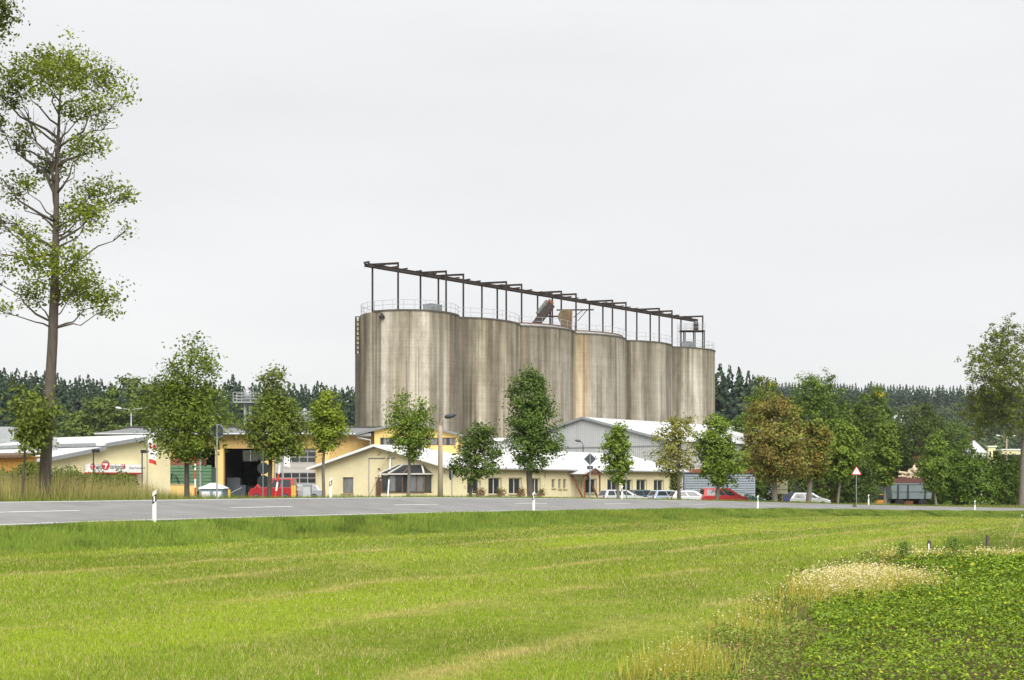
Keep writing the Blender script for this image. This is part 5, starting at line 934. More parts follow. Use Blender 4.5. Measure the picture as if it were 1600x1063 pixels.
mb.add([WH2.pt(wd, zb_-.3), WH2.pt(wd, zer-.1), WH2.pt(wd, zer-.1)+bv, WH2.pt(wd, zb_-.3)+bv], [(0, 1, 2, 3)]); mb.add([WH2.pt(0, zb_-.3), WH2.pt(0, zel-.1), WH2.pt(0, zel-.1)+bv, WH2.pt(0, zb_-.3)+bv], [(0, 1, 2, 3)])
mb.build('wall', M_greyclad, gh, fix=False)
mb = MB(); WH2.box(mb, 0, wd, WH2.uz(940, 699.5)[1], WH2.uz(940, 698)[1], .055, .10); mb.build('ledger_rail', M_galv, gh)
ohv = -SU*.4; A, B, C_ = WH2.pt(-.4, zel-.1), WH2.pt(upk, zpk), WH2.pt(wd+.4, zer-.1); mb = MB(); roof_slab(mb, A+ohv, B+ohv, B+bv, A+bv, .14); roof_slab(mb, B+ohv, C_+ohv, C_+bv, B+bv, .14); rr_ = mb.build('roof', M_ltroof, gh, fix=False)
mb = MB()
for i in range(48): q = SU*(i+.3); mb.obox(B+q+(0, 0, .012), C_+q+(0, 0, .012), .05, .03); mb.obox(A+q+(0, 0, .012), B+q+(0, 0, .012), .05, .03)
tag(mb.build('roof_seam', M_ltroof, rr_), kind='stuff')
for a, b_ in ((A, B), (B, C_)): mb = MB(); mb.obox(a+ohv*1.08-(0, 0, .08), b_+ohv*1.08-(0, 0, .08), .05, .28); mb.build('verge_trim', M_galv, gh)
for i in range(5): q = B+SU*(4+i*8.5); mb = MB(); mb.tube([q-(0, 0, .1), q+np.array((0, 0, .5))], .09, 7); mb.build('roof_vent', M_galv, gh)
setpos(gh, WH2.pt(wd/2, zb_))
# low corrugated lean-to left of it, and a blue-grey shed at the office end
def shed_box(name, label, x0, y0, x1, y1, Y, depth, m, mr, zb):
    a = P(x0, y0, Y); b_ = P(x1, y0, Y); o = thing(name, label, 'shed', ((a[0]+b_[0])/2, Y, zb)); c = np.array(o.location); h_ = a[2]-zb; wv = b_[0]-a[0]
    mb = MB(); corrugated(mb, (-wv/2, 0, -.3), (wv, 0, 0), (0, 0, h_+.3), .3, .04); mb.box(-wv/2, wv/2, .06, depth, -.3, h_); mb.build('wall', m, o, fix=False)
    mb = MB(); roof_slab(mb, (-wv/2-.2, -.25, h_+.05), (wv/2+.2, -.25, h_+.05), (wv/2+.2, depth, h_+.5), (-wv/2-.2, depth, h_+.5), .1); mb.build('roof', mr, o, fix=False); return o
shed_box('lean_to_shed', 'low grey corrugated shed peeking over the office roof', 760, 689, 812, 720, 158, 4, M_greyclad, M_ltroof, CAM-2)
o = shed_box('open_shed', 'blue-grey slatted shed with rust-red fascia beside the office end', 1069, 737, 1180, 800, 158, 8, mat('blue_grey_board', (.28, .32, .36), .7, .15, 1, streak=(1, 1, 6)), M_wood, CAM-2.2)
c = np.array(o.location)
for i in range(9): mb = MB(); zz = 1.2+i*.28; mb.box(-4.1, 4.1, -.14, -.06, zz, zz+.2); mb.build('board', MATS['blue_grey_board'], o)
mb = MB(); mb.box(-4.2, 4.2, -.35, -.28, 3.55, 3.95); mb.build('fascia', M_wood, o)
# far silver platforms above the workshop roof
for (px, py, w_, h_, Y, lb) in ((387, 622, 1.0, 1.0, 185, 'silver railed platform with domed filter on a column'), (476, 652, .75, .6, 182, 'grey railed platform right of the upright avenue tree')):
    p = P(px, py+7, Y); o = thing('filter_platform', lb, 'platform', (p[0], p[1], zfar(p[0], p[1]))); b0_ = p[2]-o.location[2]; ww = 1.75*w_
    mb = MB(); mb.box(-ww, ww, -1.2, 1.2, b0_-.1, b0_+.05); mb.build('deck', M_galv, o)
    for x in (-ww, -ww*.33, ww*.33, ww):
        for y in (-1.18, 1.18): mb = MB(); mb.box(x-.05, x+.05, y-.05, y+.05, b0_, b0_+1.3); mb.build('rail_post', M_galv, o)
    for zz in (.42, .85, 1.28):
        for y in (-1.23, 1.13): mb = MB(); mb.box(-ww, ww, y, y+.1, b0_+zz, b0_+zz+.07); mb.build('rail', M_galv, o)
    mb = MB(); mb.lathe([(.55*w_, b0_), (.55*w_, b0_+1.1), (.48*w_, b0_+1.5), (.3*w_, b0_+1.75), (.02, b0_+1.82)], 18, (.0, 0, 0)); mb.build('filter_dome', M_galv, o, True)
    for x in (-.35, .35): mb = MB(); mb.tube([(x, 0, -.3), (x, 0, b0_)], .22, 10); mb.build('column', M_galv, o)

# ------------------------------------------------------------------ street furniture
M_reflect = mat('post_black_band', (.015, .015, .016), .5, .1, 5); M_wreflect = mat('reflector_white', (.82, .82, .82), .25, .05, 8)
def delineator(px, sd, lb, tilt=0):
    p = on_ray(px, sd); o = thing('delineator_post', lb, 'road post', p); o.rotation_euler = (tilt, tilt*.6, 0)
    def sec(zl, zh, cut=.0, grow=0):
        w_, d_ = .06+grow, .06+grow; v = []
        for z, sl_ in ((zl, cut if zl > .5 else 0), (zh, cut)):
            for x, y in ((-w_, -d_), (w_, -d_), (w_*.55, d_), (-w_*.55, d_)): v.append((x, y, z+sl_*x/w_))
        return v
    fcs = [(3, 2, 1, 0), (4, 5, 6, 7), (0, 1, 5, 4), (1, 2, 6, 5), (2, 3, 7, 6), (3, 0, 4, 7)]
    mb = MB(); mb.add(sec(-.2, .62, .05), fcs); mb.build('post', M_white, o); mb = MB(); mb.add(sec(.62, .87, .05, .0015), fcs); mb.build('black_band', M_reflect, o); mb = MB(); mb.add(sec(.87, 1.0, .05), fcs); mb.build('cap', M_white, o)
    mb = MB(); mb.box(-.022, .022, -.068, -.058, .66, .83); mb.build('reflector', M_wreflect, o)
delineator(242, -.55, 'white roadside marker post with slanted black band on the grass bank')
delineator(834, -.55, 'white roadside marker post opposite the dark elm-like tree'); delineator(1184, -.5, 'white roadside marker post opposite the parked green sedan'); delineator(1523, -.5, 'white roadside marker post before the hedge')
delineator(517, W+.9, 'white roadside marker post before the office gable window'); delineator(972, W+.8, 'white roadside marker post before the silver estate car'); delineator(1357, W+.8, 'white roadside marker post beside the warning triangle')
def sign_post(name, lb, px, sd, top_py, kind, rot=0):
    p = on_ray(px, sd); h_ = CAM+(HZ-top_py)/F*p[1]-p[2]; o = thing(name, lb, 'road sign', p, rot); mb = MB(); mb.tube([(0, 0, -.3), (0, 0, h_)], .038, 8); mb.build('post', M_galv, o); return o, h_
def plate(o, poly, m, y=.05, th=.012, name='plate'):
    mb = MB(); mb.prism([(x, y, z) for x, z in poly], (0, th, 0)); return mb.build(name, m, o)
circ = lambda r, z, n=28: [(r*math.cos(2*math.pi*k/n), z+r*math.sin(2*math.pi*k/n)) for k in range(n)]
o, h_ = sign_post('round_sign', 'back of a round road sign with pale rim before the workshop', 339, W+1.4, 663, 'c'); plate(o, circ(.31, h_-.3), M_galv, .06, .02, 'rim'); plate(o, circ(.285, h_-.3), M_signback, .045, .012)
o, h_ = sign_post('diamond_sign', 'back of a diamond priority sign with small plate below', 922, W+1.6, 708, 'd'); plate(o, [(0, h_), (.43, h_-.43), (0, h_-.86), (-.43, h_-.43)], M_signback, .05, .02); plate(o, [(-.21, h_-.9), (.21, h_-.9), (.21, h_-1.15), (-.21, h_-1.15)], M_signback, .05, .02, 'lower_plate')
o, h_ = sign_post('yield_sign', 'back of a downward-pointing triangular sign beside the light green maple', 979, W+4.5, 720, 't'); plate(o, [(-.45, h_), (.45, h_), (.05, h_-.72), (-.05, h_-.72)], M_signback, .05, .02)
o, h_ = sign_post('edge_on_sign', 'round sign seen edge-on between lamp post and small dark tree', 706, W+3.5, 735, 'e', R(68)); plate(o, circ(.30, h_-.3), M_signback, .05, .02)
o, h_ = sign_post('stacked_signs', 'post with three round sign backs beside the red van', 411, W+6, 703, 's')
for k in range(3): plate(o, circ(.31, h_-.3-k*.66), M_signback, .05, .02)
o, h_ = sign_post('warning_sign', 'red-edged triangular road narrows warning sign by the bend', 1338, W+1.2, 729, 'w')
tri = lambda s_, z: [(0, z+s_*.577), (s_*.5, z-s_*.289), (-s_*.5, z-s_*.289)]
zc = h_-.5; plate(o, tri(.98, zc), M_redp, -.062, .02); plate(o, tri(.74, zc), M_wreflect, -.068, .004, 'face')
for s_ in (-1, 1): plate(o, [(s_*.06, zc-.15), (s_*.06, zc-.02), (s_*.03, zc+.06), (s_*.03, zc+.17), (s_*.065, zc+.17), (s_*.065, zc+.07), (s_*.10, zc-.01), (s_*.10, zc-.15)], mat('teal_print', (.05, .22, .22), .6, .1, 3), -.073, .004, 'symbol')
o, h_ = sign_post('direction_board', 'yellowish notice board on a post beside the brown chestnut trunk', 1222, W+5, 748, 'n'); plate(o, [(-.5, h_), (.5, h_), (.5, h_-1.0), (-.5, h_-1.0)], mat('faded_yellow_board', (.45, .43, .28), .8, .2, 3), -.06, .03); plate(o, [(-.5, h_-1.06), (.5, h_-1.06), (.5, h_-1.4), (-.5, h_-1.4)], MATS['faded_yellow_board'], -.06, .03, 'lower_board')
# lamp posts
def lamp(px, sd, top_py, lb, arm=1, w0=.13, twin=False, Y=None, m=M_concpost):
    p = on_ray(px, sd) if Y is None else np.array(((px-CX)/F*Y, Y, zfar((px-CX)/F*Y, Y))); h_ = CAM+(HZ-top_py)/F*p[1]-p[2]; o = thing('street_lamp', lb, 'street lamp', p); mb = MB(); mb.tube([(0, 0, -.3), (0, 0, h_*.5), (0, 0, h_-.5)], [w0, w0*.85, w0*.7], 12); mb.build('post', m, o, True)
    for s_ in ((-1, 1) if twin else (arm,)):
        L = 1.2 if twin else .35
        mb = MB(); mb.tube([(0, 0, h_-.9), (0, 0, h_-.35), (.08*s_, 0, h_-.15), (L*s_, 0, h_+.02 if not twin else h_)], .04, 8); mb.build('arm', m, o, True)
        mb = MB(); mb.lathe([(.02, -.28), (.10, -.2), (.14, 0), (.12, .25), (.05, .42)], 14); hd = mb.build('lamp_head', M_signback if not twin else M_ltroof, o, True); hd.location = (L*s_+.15*s_, 0, h_+(.05 if not twin else 0)); hd.rotation_euler = (0, R(78)*s_, 0)
lamp(688, W+2.2, 652, 'tall concrete street lamp before the office corner', 1, .16)
lamp(205, None, 638, 'double-armed street lamp behind the filling station roof', twin=True, Y=150, w0=.12, m=M_galv); lamp(1573, None, 681, 'double-armed street lamp near the grain silo', twin=True, Y=215, w0=.12)
lamp(911, None, 690, 'dark lamp behind the office ridge before the grey hall', -1, .08, Y=152, m=M_signback)
for (px, lb) in ((146, 'thin dark floodlight pole at the left end of the sign board'), (222, 'thin dark floodlight pole beside the flag')):
    Yp = 78 if px < 200 else 80; x = (px-CX)/F*Yp; h_ = CAM+(HZ-(705 if px < 200 else 706))/F*Yp; zb = float(zg(x, Yp)); o = thing('floodlight_pole', lb, 'floodlight', (x, Yp, zb)); mb = MB(); mb.tube([(0, 0, -.3), (0, 0, h_-zb)], .04, 7); mb.build('pole', M_signback, o); mb = MB(); mb.box(-.05, .32, -.15, .15, h_-zb-.08, h_-zb+.1); mb.build('lamp_head', M_black, o)
# flags
M_flag = mat('white_flag_cloth', (.82, .82, .82), .8, .05, 3)
def flag(px, Y, top, bot, base, wpx, lb, red):
    S_ = Y/F; x = (px-CX)*S_; zb = float(zg(x, Y)); o = thing('flag', lb, 'flag', (x, Y, zb)); zt = CAM+(HZ-top)*S_-zb; z0_ = CAM+(HZ-bot)*S_-zb; w_ = wpx*S_; mb = MB(); mb.tube([(0, 0, -.3), (0, 0, zt+.15)], .035, 8); mb.build('flagpole', M_galv, o)
    def cloth(f0, f1, m, name, g0=0, g1=1, off=0):
        n1, n2 = 10, 12; V = []; Fc = []
        for j in range(n2+1):
            f = f0+(f1-f0)*j/n2
            for i in range(n1+1):
                g_ = g0+(g1-g0)*i/n1; V.append((.04+w_*g_*(1-.12*f)+.08*f, off+.14*math.sin(f*7+g_*5)*g_, zt+(z0_-zt)*f-.25*w_*g_*g_))
        for j in range(n2):
            for i in range(n1): k = j*(n1+1)+i; Fc.append((k, k+1, k+n1+2, k+n1+1))
        m2 = MB(); m2.add(V, Fc); return m2.build(name, m, o, True, fix=False)
    cloth(0, 1, M_flag, 'cloth')
    if red:
        for off in (-.006, .006): cloth(.28, .46, M_redp, 'red_panel', .12, .9, off); cloth(.30, .44, M_flag, 'white_stroke', .42, .58, off*1.7); cloth(.84, 1.0, M_redp, 'red_hem', 0, 1, off); cloth(.60, .655, M_ink, 'print', .2, .95, off)
    else:
        for off in (-.006, .006): cloth(.62, .66, M_ink, 'print', .25, .85, off)
flag(230, 79.5, 682, 724, 770, 13.5, 'white and red advertising flag at the yellow gable wall', True); flag(441, 84, 680, 728, 776, 11, 'plain white flag before the sectional gate', False)
# ------------------------------------------------------------------ vehicles
def car_paint(name, c): return mat('paint_'+name, c, .28, .05, 1.0, 0, .15, None, .6)
M_cglass = mat('car_glass', (.03, .037, .04), .06, .1, 1, 0, 0, None, .7); M_rim_ = mat('wheel_rim', (.42, .43, .44), .4, .1, 4, 0, .6); M_lampc = mat('clear_lamp', (.7, .72, .72), .15, .05, 5); M_lampr = mat('red_lamp', (.4, .015, .012), .2, .05, 5)
def car(name, lb, cat, p, rz, paint, kind):
    o = thing(name, lb, cat, p, rz)
    D = dict(estate=(4.5, 1.72, .92, 1.45, (-2.12, 1.15), (-1.85, .28)), sedan=(4.5, 1.74, .92, 1.42, (-1.75, 1.2), (-1.05, .30)), hatch=(4.0, 1.68, .93, 1.46, (-1.85, 1.2), (-1.5, .35)), minivan=(4.5, 1.78, 1.02, 1.72, (-2.1, 1.5), (-1.95, .45)), van=(4.1, 1.75, 1.12, 1.95, (-1.98, 1.5), (-1.88, .85)))[kind]
    L, Wd, hb, hr, (gb0, gb1), (gt0, gt1) = D; h2 = L/2; hood = .1 if kind != 'van' else .06
    prof = [(-h2+.03, .32), (-h2, .55), (-h2+.04, .78), (-h2+.14, hb-.03), (gb0, hb), (gb1, hb), (gb1+(h2-gb1)*.55, hb-hood), (h2-.16, hb-hood*1.9-.05), (h2-.03, .62), (h2, .45), (h2-.06, .26), (1.0*L/3.2+.36, .22), (1.0*L/3.2-.36, .22), (-1.0*L/3.3+.36, .22), (-1.0*L/3.3-.36, .22)]
    mb = MB(); ys = [(-Wd/2, .94), (-Wd/2+.05, .985), (-Wd/2+.2, 1.0), (Wd/2-.2, 1.0), (Wd/2-.05, .985), (Wd/2, .94)]; n = len(prof); V = []
    for y, s_ in ys: V += [(x*s_, y, .5+(z-.5)*(s_ if z > .5 else 1)) for x, z in prof]
    fc = [(k*n+i, k*n+(i+1) % n, (k+1)*n+(i+1) % n, (k+1)*n+i) for k in range(len(ys)-1) for i in range(n)]+[tuple(range(n))[::-1], tuple((len(ys)-1)*n+i for i in range(n))]; mb.add(V, fc); body = mb.build('body', paint, o)
    wb, wt = Wd/2-.07, Wd/2-.22; B0 = [(gb0, -wb, hb-.02), (gb1, -wb, hb-.02), (gb1, wb, hb-.02), (gb0, wb, hb-.02)]; T0 = [(gt0, -wt, hr-.05), (gt1, -wt, hr-.05), (gt1, wt, hr-.05), (gt0, wt, hr-.05)]; T1 = [(gt0+.12, -wt+.12, hr), (gt1-.14, -wt+.12, hr), (gt1-.14, wt-.12, hr), (gt0+.12, wt-.12, hr)]
    mb = MB(); mb.add(B0+T0+T1, [(0, 1, 5, 4), (1, 2, 6, 5), (2, 3, 7, 6), (3, 0, 4, 7), (4, 5, 9, 8), (5, 6, 10, 9), (6, 7, 11, 10), (7, 4, 8, 11), (8, 9, 10, 11)]); mb.build('cabin', paint, o)
    B0, T0 = np.array(B0), np.array(T0)
    def pane(i, j, f0, f1, g0, g1, nm):
        P0, P1, Q0, Q1 = B0[i], B0[j], T0[i], T0[j]; pt = lambda f, g_: (P0*(1-f)+P1*f)*(1-g_)+(Q0*(1-f)+Q1*f)*g_; q = [pt(f0, g0), pt(f1, g0), pt(f1, g1), pt(f0, g1)]
        nn_ = np.cross(q[1]-q[0], q[3]-q[0]); nn_ /= np.linalg.norm(nn_); nn_ = nn_ if nn_ @ (q[0]-np.array((0, 0, 1.0))) > 0 else -nn_; mb = MB(); mb.prism([v+nn_*.004 for v in q], nn_*.006); mb.build(nm, M_cglass, o)
    pane(1, 2, .06, .94, .06, .93, 'windscreen'); pane(3, 0, .08, .92, .1, .92, 'rear_window')
    ks = {'estate': 3, 'minivan': 3, 'van': 3}.get(kind, 2)
    for i, j in ((0, 1), (3, 2)):
        for k in range(ks): a = .07+.82*k/ks; pane(i, j, a+.015, a+.82/ks-.015, .08, .9, 'side_window')
    for x in (L/3.2, -L/3.3):
        for s_ in (-1, 1):
            mb = MB(); mb.lathe([(.24, -.1), (.31, -.08), (.32, 0), (.31, .08), (.24, .1)], 20); w_ = mb.build('wheel', M_tyre, o, True); w_.location = (x, s_*(Wd/2-.07), .31); w_.rotation_euler = (R(90)*-s_, 0, 0); mb = MB(); mb.lathe([(.03, .085), (.2, .1), (.22, .112), (.12, .09)], 16); mb.build('hub_cap', M_rim_, w_)
    for s_ in (-1, 1):
        mb = MB(); mb.box(h2-.22, h2-.05, s_*(Wd/2-.33)-.16, s_*(Wd/2-.33)+.16, .60, .74); mb.build('headlight', M_lampc, o); mb = MB(); mb.box(-h2+.02, -h2+.12, s_*(Wd/2-.17)-.1, s_*(Wd/2-.17)+.1, .68, .88); mb.build('tail_light', M_lampr, o); mb = MB(); mb.box(gb1-.35, gb1-.2, s_*(Wd/2+.02)-.07, s_*(Wd/2+.02)+.07, hb+.02, hb+.14); mb.build('mirror', paint, o)
    mb = MB(); mb.box(h2-.06, h2+.01, -.26, .26, .42, .53); mb.build('number_plate', M_white, o); return o
P_silver = car_paint('silver', (.55, .57, .58)); P_white = car_paint('pale_silver', (.68, .70, .72)); P_green = car_paint('dark_teal', (.05, .11, .12)); P_blue = car_paint('ice_blue', (.42, .50, .60)); P_red = car_paint('red', (.42, .025, .03)); P_dgreen = car_paint('dark_green', (.04, .10, .085)); P_navy = car_paint('navy', (.03, .05, .13)); P_vred = car_paint('van_red', (.36, .02, .025)); P_grey = car_paint('mid_grey', (.30, .32, .34))
def park(px, Y): x = (px-CX)/F*Y; return (x, Y, float(zg(x, Y)))
hd = math.atan2(UD[1], UD[0]); pr = hd-math.pi*.5+R(60)
for (nm, lb, px, Y, rz, pt_, kd) in (
    ('parked_car', 'silver estate car parked below the office windows behind a marker post', 972, 124, R(22), P_silver, 'estate'), ('parked_car', 'dark teal car parked next to the silver estate', 1008, 130, R(18), P_green, 'hatch'),
    ('parked_car', 'ice blue hatchback parked by the sparse olive tree', 1044, 127, R(22), P_blue, 'hatch'), ('parked_car', 'pale silver hatchback parked between the olive tree and the red minivan', 1078, 124, R(10), P_white, 'hatch'),
    ('parked_car', 'bright red minivan parked under the green ash', 1130, 124, R(8), P_red, 'minivan'), ('parked_car', 'dark green sedan parked beside the red minivan', 1158, 130, R(8), P_dgreen, 'sedan'),
    ('parked_car', 'navy blue hatchback seen from behind under the chestnuts', 1243, 136, R(60), P_navy, 'hatch'), ('parked_car', 'white hatchback parked next to the navy car', 1266, 134, R(-15), P_white, 'hatch')):
    car(nm, lb, 'car', park(px, Y), rz, pt_, kd)
car('red_van', 'bright red van parked before the workshop behind the upright tree', 'van', park(427, 117), R(178), P_vred, 'van')
car('parked_car', 'grey car parked before the sectional gate', 'car', park(467, 121), R(200), P_grey, 'hatch')
# grey high-sided wagon loaded with wood, right
x, Yw = (1418-CX)/F*150, 150.; wz = float(zg(x, Yw)); o = thing('farm_wagon', 'blue-grey high-sided wagon behind the young tapering tree', 'wagon', (x, Yw, wz)); m_wag = mat('wagon_blue_grey', (.16, .19, .21), .7, .15, 1)
mb = MB(); mb.add([(-2.0, -1.1, .95), (2.3, -1.1, .95), (2.3, 1.1, .95), (-2.0, 1.1, .95), (-2.2, -1.2, 2.6), (2.5, -1.2, 2.6), (2.5, 1.2, 2.6), (-2.2, 1.2, 2.6)], [(3, 2, 1, 0), (0, 1, 5, 4), (1, 2, 6, 5), (2, 3, 7, 6), (3, 0, 4, 7)]); mb.build('body', m_wag, o, fix=False)
mb = MB(); mb.box(-2.2, 2.5, -1.26, -1.2, 2.55, 2.68); mb.box(-2.2, 2.5, 1.2, 1.26, 2.55, 2.68); mb.box(-2.1, 2.4, -1.22, -1.16, 1.75, 1.85); mb.build('side_rail', m_wag, o); mb = MB(); mb.box(-1.9, 2.3, -1.18, 1.18, 2.69, 3.25); mb.build('raised_side', mat('maroon_board', (.12, .05, .045), .8, .2, 2), o)
for xx in (-1.4, -.3, 1.6):
    mb = MB(); mb.box(xx-.06, xx+.06, -1.3, -1.23, .9, 2.55); mb.build('stanchion', M_black, o)
for xx in (-1.2, 1.4):
    for s_ in (-1, 1): mb = MB(); mb.lathe([(.3, -.14), (.48, -.12), (.5, 0), (.48, .12), (.3, .14)], 20); w_ = mb.build('wheel', M_tyre, o, True); w_.location = (xx, s_*.95, .5); w_.rotation_euler = (R(90), 0, 0)
mb = MB(); mb.box(-2.0, 2.3, -.5, .5, .7, .95); mb.build('chassis', M_black, o)
lp = thing('log_pile', 'heap of pale cut logs on top of the wagon', 'logs', (x+.6, Yw, wz+3.25)); rg = np.random.default_rng(8)
for k in range(46):
    f = rg.random(); hh = (1-abs(rg.normal()*.4)); xx = rg.normal()*.55; zz = max(0.08, (1.15-abs(xx)*.85)*f); mb = MB(); a = np.array((xx, rg.uniform(-.8, .3), zz+.05)); d = np.array((rg.normal()*.3, .5, rg.normal()*.2)); mb.tube([a, a+d], .10+.05*rg.random(), 8); mb.build('log', mat('cut_log', (.58, .49, .34), .9, .3, 3), lp)
x2 = (1376-CX)/F*156; o = thing('yellow_machine', 'small orange-yellow loader half hidden beside the grey wagon', 'machine', (x2, 156, float(zg(x2, 156))-.25)); o.scale = (.75, .75, .75); mo = mat('machine_orange', (.55, .27, .04), .6, .15, 2)
mb = MB(); mb.box(-.75, .75, -.6, .6, .6, 1.2); mb.box(-.3, .75, -.55, .55, 1.2, 1.35); mb.build('body', mo, o); mb = MB(); mb.box(-.2, .6, -.5, .5, 1.35, 2.1); mb.build('cab', M_cglass, o); mb = MB(); mb.box(-.25, .65, -.55, .55, 2.1, 2.2); mb.build('cab_roof', mo, o); mb = MB(); mb.obox((-.6, -.5, 1.0), (-1.2, -.5, .5), .12, .16); mb.build('arm', mo, o)
for xx in (-.5, .5):
    for s_ in (-1, 1): mb = MB(); mb.lathe([(.2, -.12), (.36, -.1), (.38, 0), (.36, .1), (.2, .12)], 16); w_ = mb.build('wheel', M_tyre, o, True); w_.location = (xx, s_*.6, .38); w_.rotation_euler = (R(90), 0, 0)
# round grain silo with conical roof, block-like far buildings
Yg = 225.; x = (1521-CX)/F*Yg; o = thing('grain_silo', 'round pale metal grain silo with conical roof above the hedge', 'silo', (x, Yg, zfar(x, Yg))); zc = CAM+(HZ-708)/F*Yg-o.location[2]; zt = CAM+(HZ-690)/F*Yg-o.location[2]; mb = MB(); mb.lathe([(2.0, -.3), (2.0, zc)], 32); mb.build('shell', M_ltroof, o); mb = MB(); mb.lathe([(2.15, zc), (2.15, zc+.08), (.35, zt), (.3, zt+.25)], 32); rf_ = mb.build('roof', M_ltroof, o)
for k in range(16): a = k*math.pi/8; mb = MB(); mb.obox((2.15*math.cos(a), 2.15*math.sin(a), zc+.1), (.35*math.cos(a), .35*math.sin(a), zt+.02), .06, .06); mb.build('roof_rib', M_galv, rf_)
mb = MB(); mb.obox((-2.0, 0, zt-.3), (-.1, 0, zt+.55), .3, .3); mb.box(-.45, .45, -.4, .4, zt+.2, zt+.6); mb.build('conveyor_head', M_steel, o)
def far_house(px, py0, py1, wpx, Y, lb, mw=M_yel, mr=M_ltroof, wins=2):
    S_ = Y/F; x = (px-CX)*S_; zb = zfar(x, Y); zt = CAM+(HZ-py0)*S_-zb; ww = wpx*S_; o = thing('far_building', lb, 'building', (x, Y, zb)); mb = MB(); mb.box(-ww/2, ww/2, 0, ww*.7, -.5, zt); mb.build('wall', mw, o); mb = MB(); mb.box(-ww/2-.2, ww/2+.2, -.2, ww*.7+.2, zt+.002, zt+.25); mb.build('roof', mr, o)
    for k in range(wins): a = -ww/2+ww*(k+.5)/wins; mb = MB(); mb.box(a-ww*.12, a+ww*.12, -.05, -.004, zt-1.9, zt-.7); mb.build('window', M_glass, o)
far_house(1405, 649, 690, 15, 690, 'white house on the wooded slope above the dark tree', M_white, M_white); far_house(1550, 699, 720, 11, 232, 'small block-shaped pale building right of the grain silo'); far_house(1582, 704, 720, 32, 235, 'long flat pale building behind the large right-hand trunk', wins=4); far_house(1430, 709, 720, 30, 200, 'white roofed shed glimpsed through the dark tree', M_wood, M_white); far_house(1300, 735, 780, 40, 185, 'pale roofed red shed behind the shrubs', mat('brick_red', (.33, .12, .08), .9, .15, 2), M_ltroof)
# ------------------------------------------------------------------ yard clutter before the workshop
def P2(px, Y): x = (px-CX)/F*Y; return np.array((x, Y, float(zg(x, Y))))
p = P2(334, 82); o = thing('glass_bank', 'blue-grey recycling container with white tented roof and white notices', 'container', p); mb = MB(); mb.box(-.68, .68, -.6, .6, .1, 1.15); mb.build('body', mat('container_blue_grey', (.20, .27, .33), .7, .12, 2), o)
mb = MB(); mb.add([(-.78, -.7, 1.12), (.78, -.7, 1.12), (.78, .7, 1.12), (-.78, .7, 1.12), (-.16, -.14, 1.42), (.16, -.14, 1.42), (.16, .14, 1.42), (-.16, .14, 1.42), (-.78, -.7, 1.06), (.78, -.7, 1.06), (.78, .7, 1.06), (-.78, .7, 1.06)], [(0, 1, 5, 4), (1, 2, 6, 5), (2, 3, 7, 6), (3, 0, 4, 7), (4, 5, 6, 7), (8, 9, 1, 0), (9, 10, 2, 1), (10, 11, 3, 2), (11, 8, 0, 3), (11, 10, 9, 8)]); mb.build('roof', M_white, o)
for xx in (-.36, .34): mb = MB(); mb.box(xx-.24, xx+.24, -.62, -.604, .45, .9); mb.build('notice', M_white, o)
# ochre low wall, green boats of stacked goods and machinery before the first gateway
p = P2(287, 96); o = thing('low_wall', 'low ochre wall before the first gateway', 'wall', p); mb = MB(); mb.box(-1.1, .9, -.2, .2, -.3, 1.25); mb.build('wall', M_yel2, o); mb = MB(); mb.box(-1.13, .93, -.24, .24, 1.252, 1.32); mb.build('coping', M_sill, o)
p = P2(292, 110); o = thing('green_trailer', 'green slatted trailer with red-brown load before the first gateway', 'trailer', p); mg = mat('green_slat', (.10, .19, .10), .7, .2, 2)
for k in range(8): mb = MB(); mb.box(-1.5, 2.2, -.9, -.8, .75+k*.27, .98+k*.27); mb.build('slat', mg, o)
mb = MB(); mb.box(-1.48, 2.18, -.78, .9, .7, 2.7); mb.build('bed', mat('green_bed', (.07, .14, .08), .8, .2, 2), o); mb = MB(); mb.box(-1.6, 1.4, -.75, .85, 2.72, 3.4); mb.build('load', mat('brick_brown_load', (.24, .08, .055), .9, .3, 2), o)
for xx in (-.8, 1.4): mb = MB(); mb.lathe([(.3, -.12), (.42, -.1), (.44, 0), (.42, .1), (.3, .12)], 16); w_ = mb.build('wheel', M_tyre, o, True); w_.location = (xx, -.85, .42); w_.rotation_euler = (R(90), 0, 0)
mb = MB(); mb.tube([(-1.2, -1.2, 1.0), (-.9, -1.2, 2.2), (-.5, -1.25, 1.9), (-.2, -1.2, .9)], .06, 6); mb.build('arm', M_black, o)
# poles and small posts
def pole(name, lb, px, Y, top, m_list, r=.05, tilt=0, cat='pole', arm=False):
    p = P2(px, Y); h_ = CAM+(HZ-top)/F*Y-p[2]; o = thing(name, lb, cat, p); n_ = len(m_list)
    for k, m_ in enumerate(m_list): mb = MB(); a, b_ = h_*k/n_-(.25 if k == 0 else 0), h_*(k+1)/n_; mb.tube([(tilt*a, 0, a), (tilt*b_, 0, b_)], r, 8); mb.build('segment', m_, o)
    if arm: mb = MB(); mb.box(-.4, .04, -.06, .06, h_-.12, h_+.02); mb.build('arm', M_galv, o)
    return o
pole('barrier_pole', 'red and white striped pole beside the first gateway', 305, 84, 694, [M_white, M_redp, M_white, M_redp, M_white, M_redp, M_white], .05); pole('steel_post', 'grey steel post with short arm beside the striped pole', 313, 84, 706, [M_galv], .06, arm=True)
pole('raised_barrier', 'tilted white and red barrier arm beside the red van', 428, 80, 727, [M_white, M_redp, M_white, M_redp, M_white], .06, .14)
for (px, lb) in ((358, 'short yellow bollard beside the recycling container'), (457, 'short yellow bollard beside the white flag'), (460.5, 'second short yellow bollard next to the white flag')): pole('bollard', lb, px, 90, 765 if px < 400 else 759, [mat('bollard_yellow', (.62, .42, .08), .7, .12, 3)]*2, .09, cat='bollard')
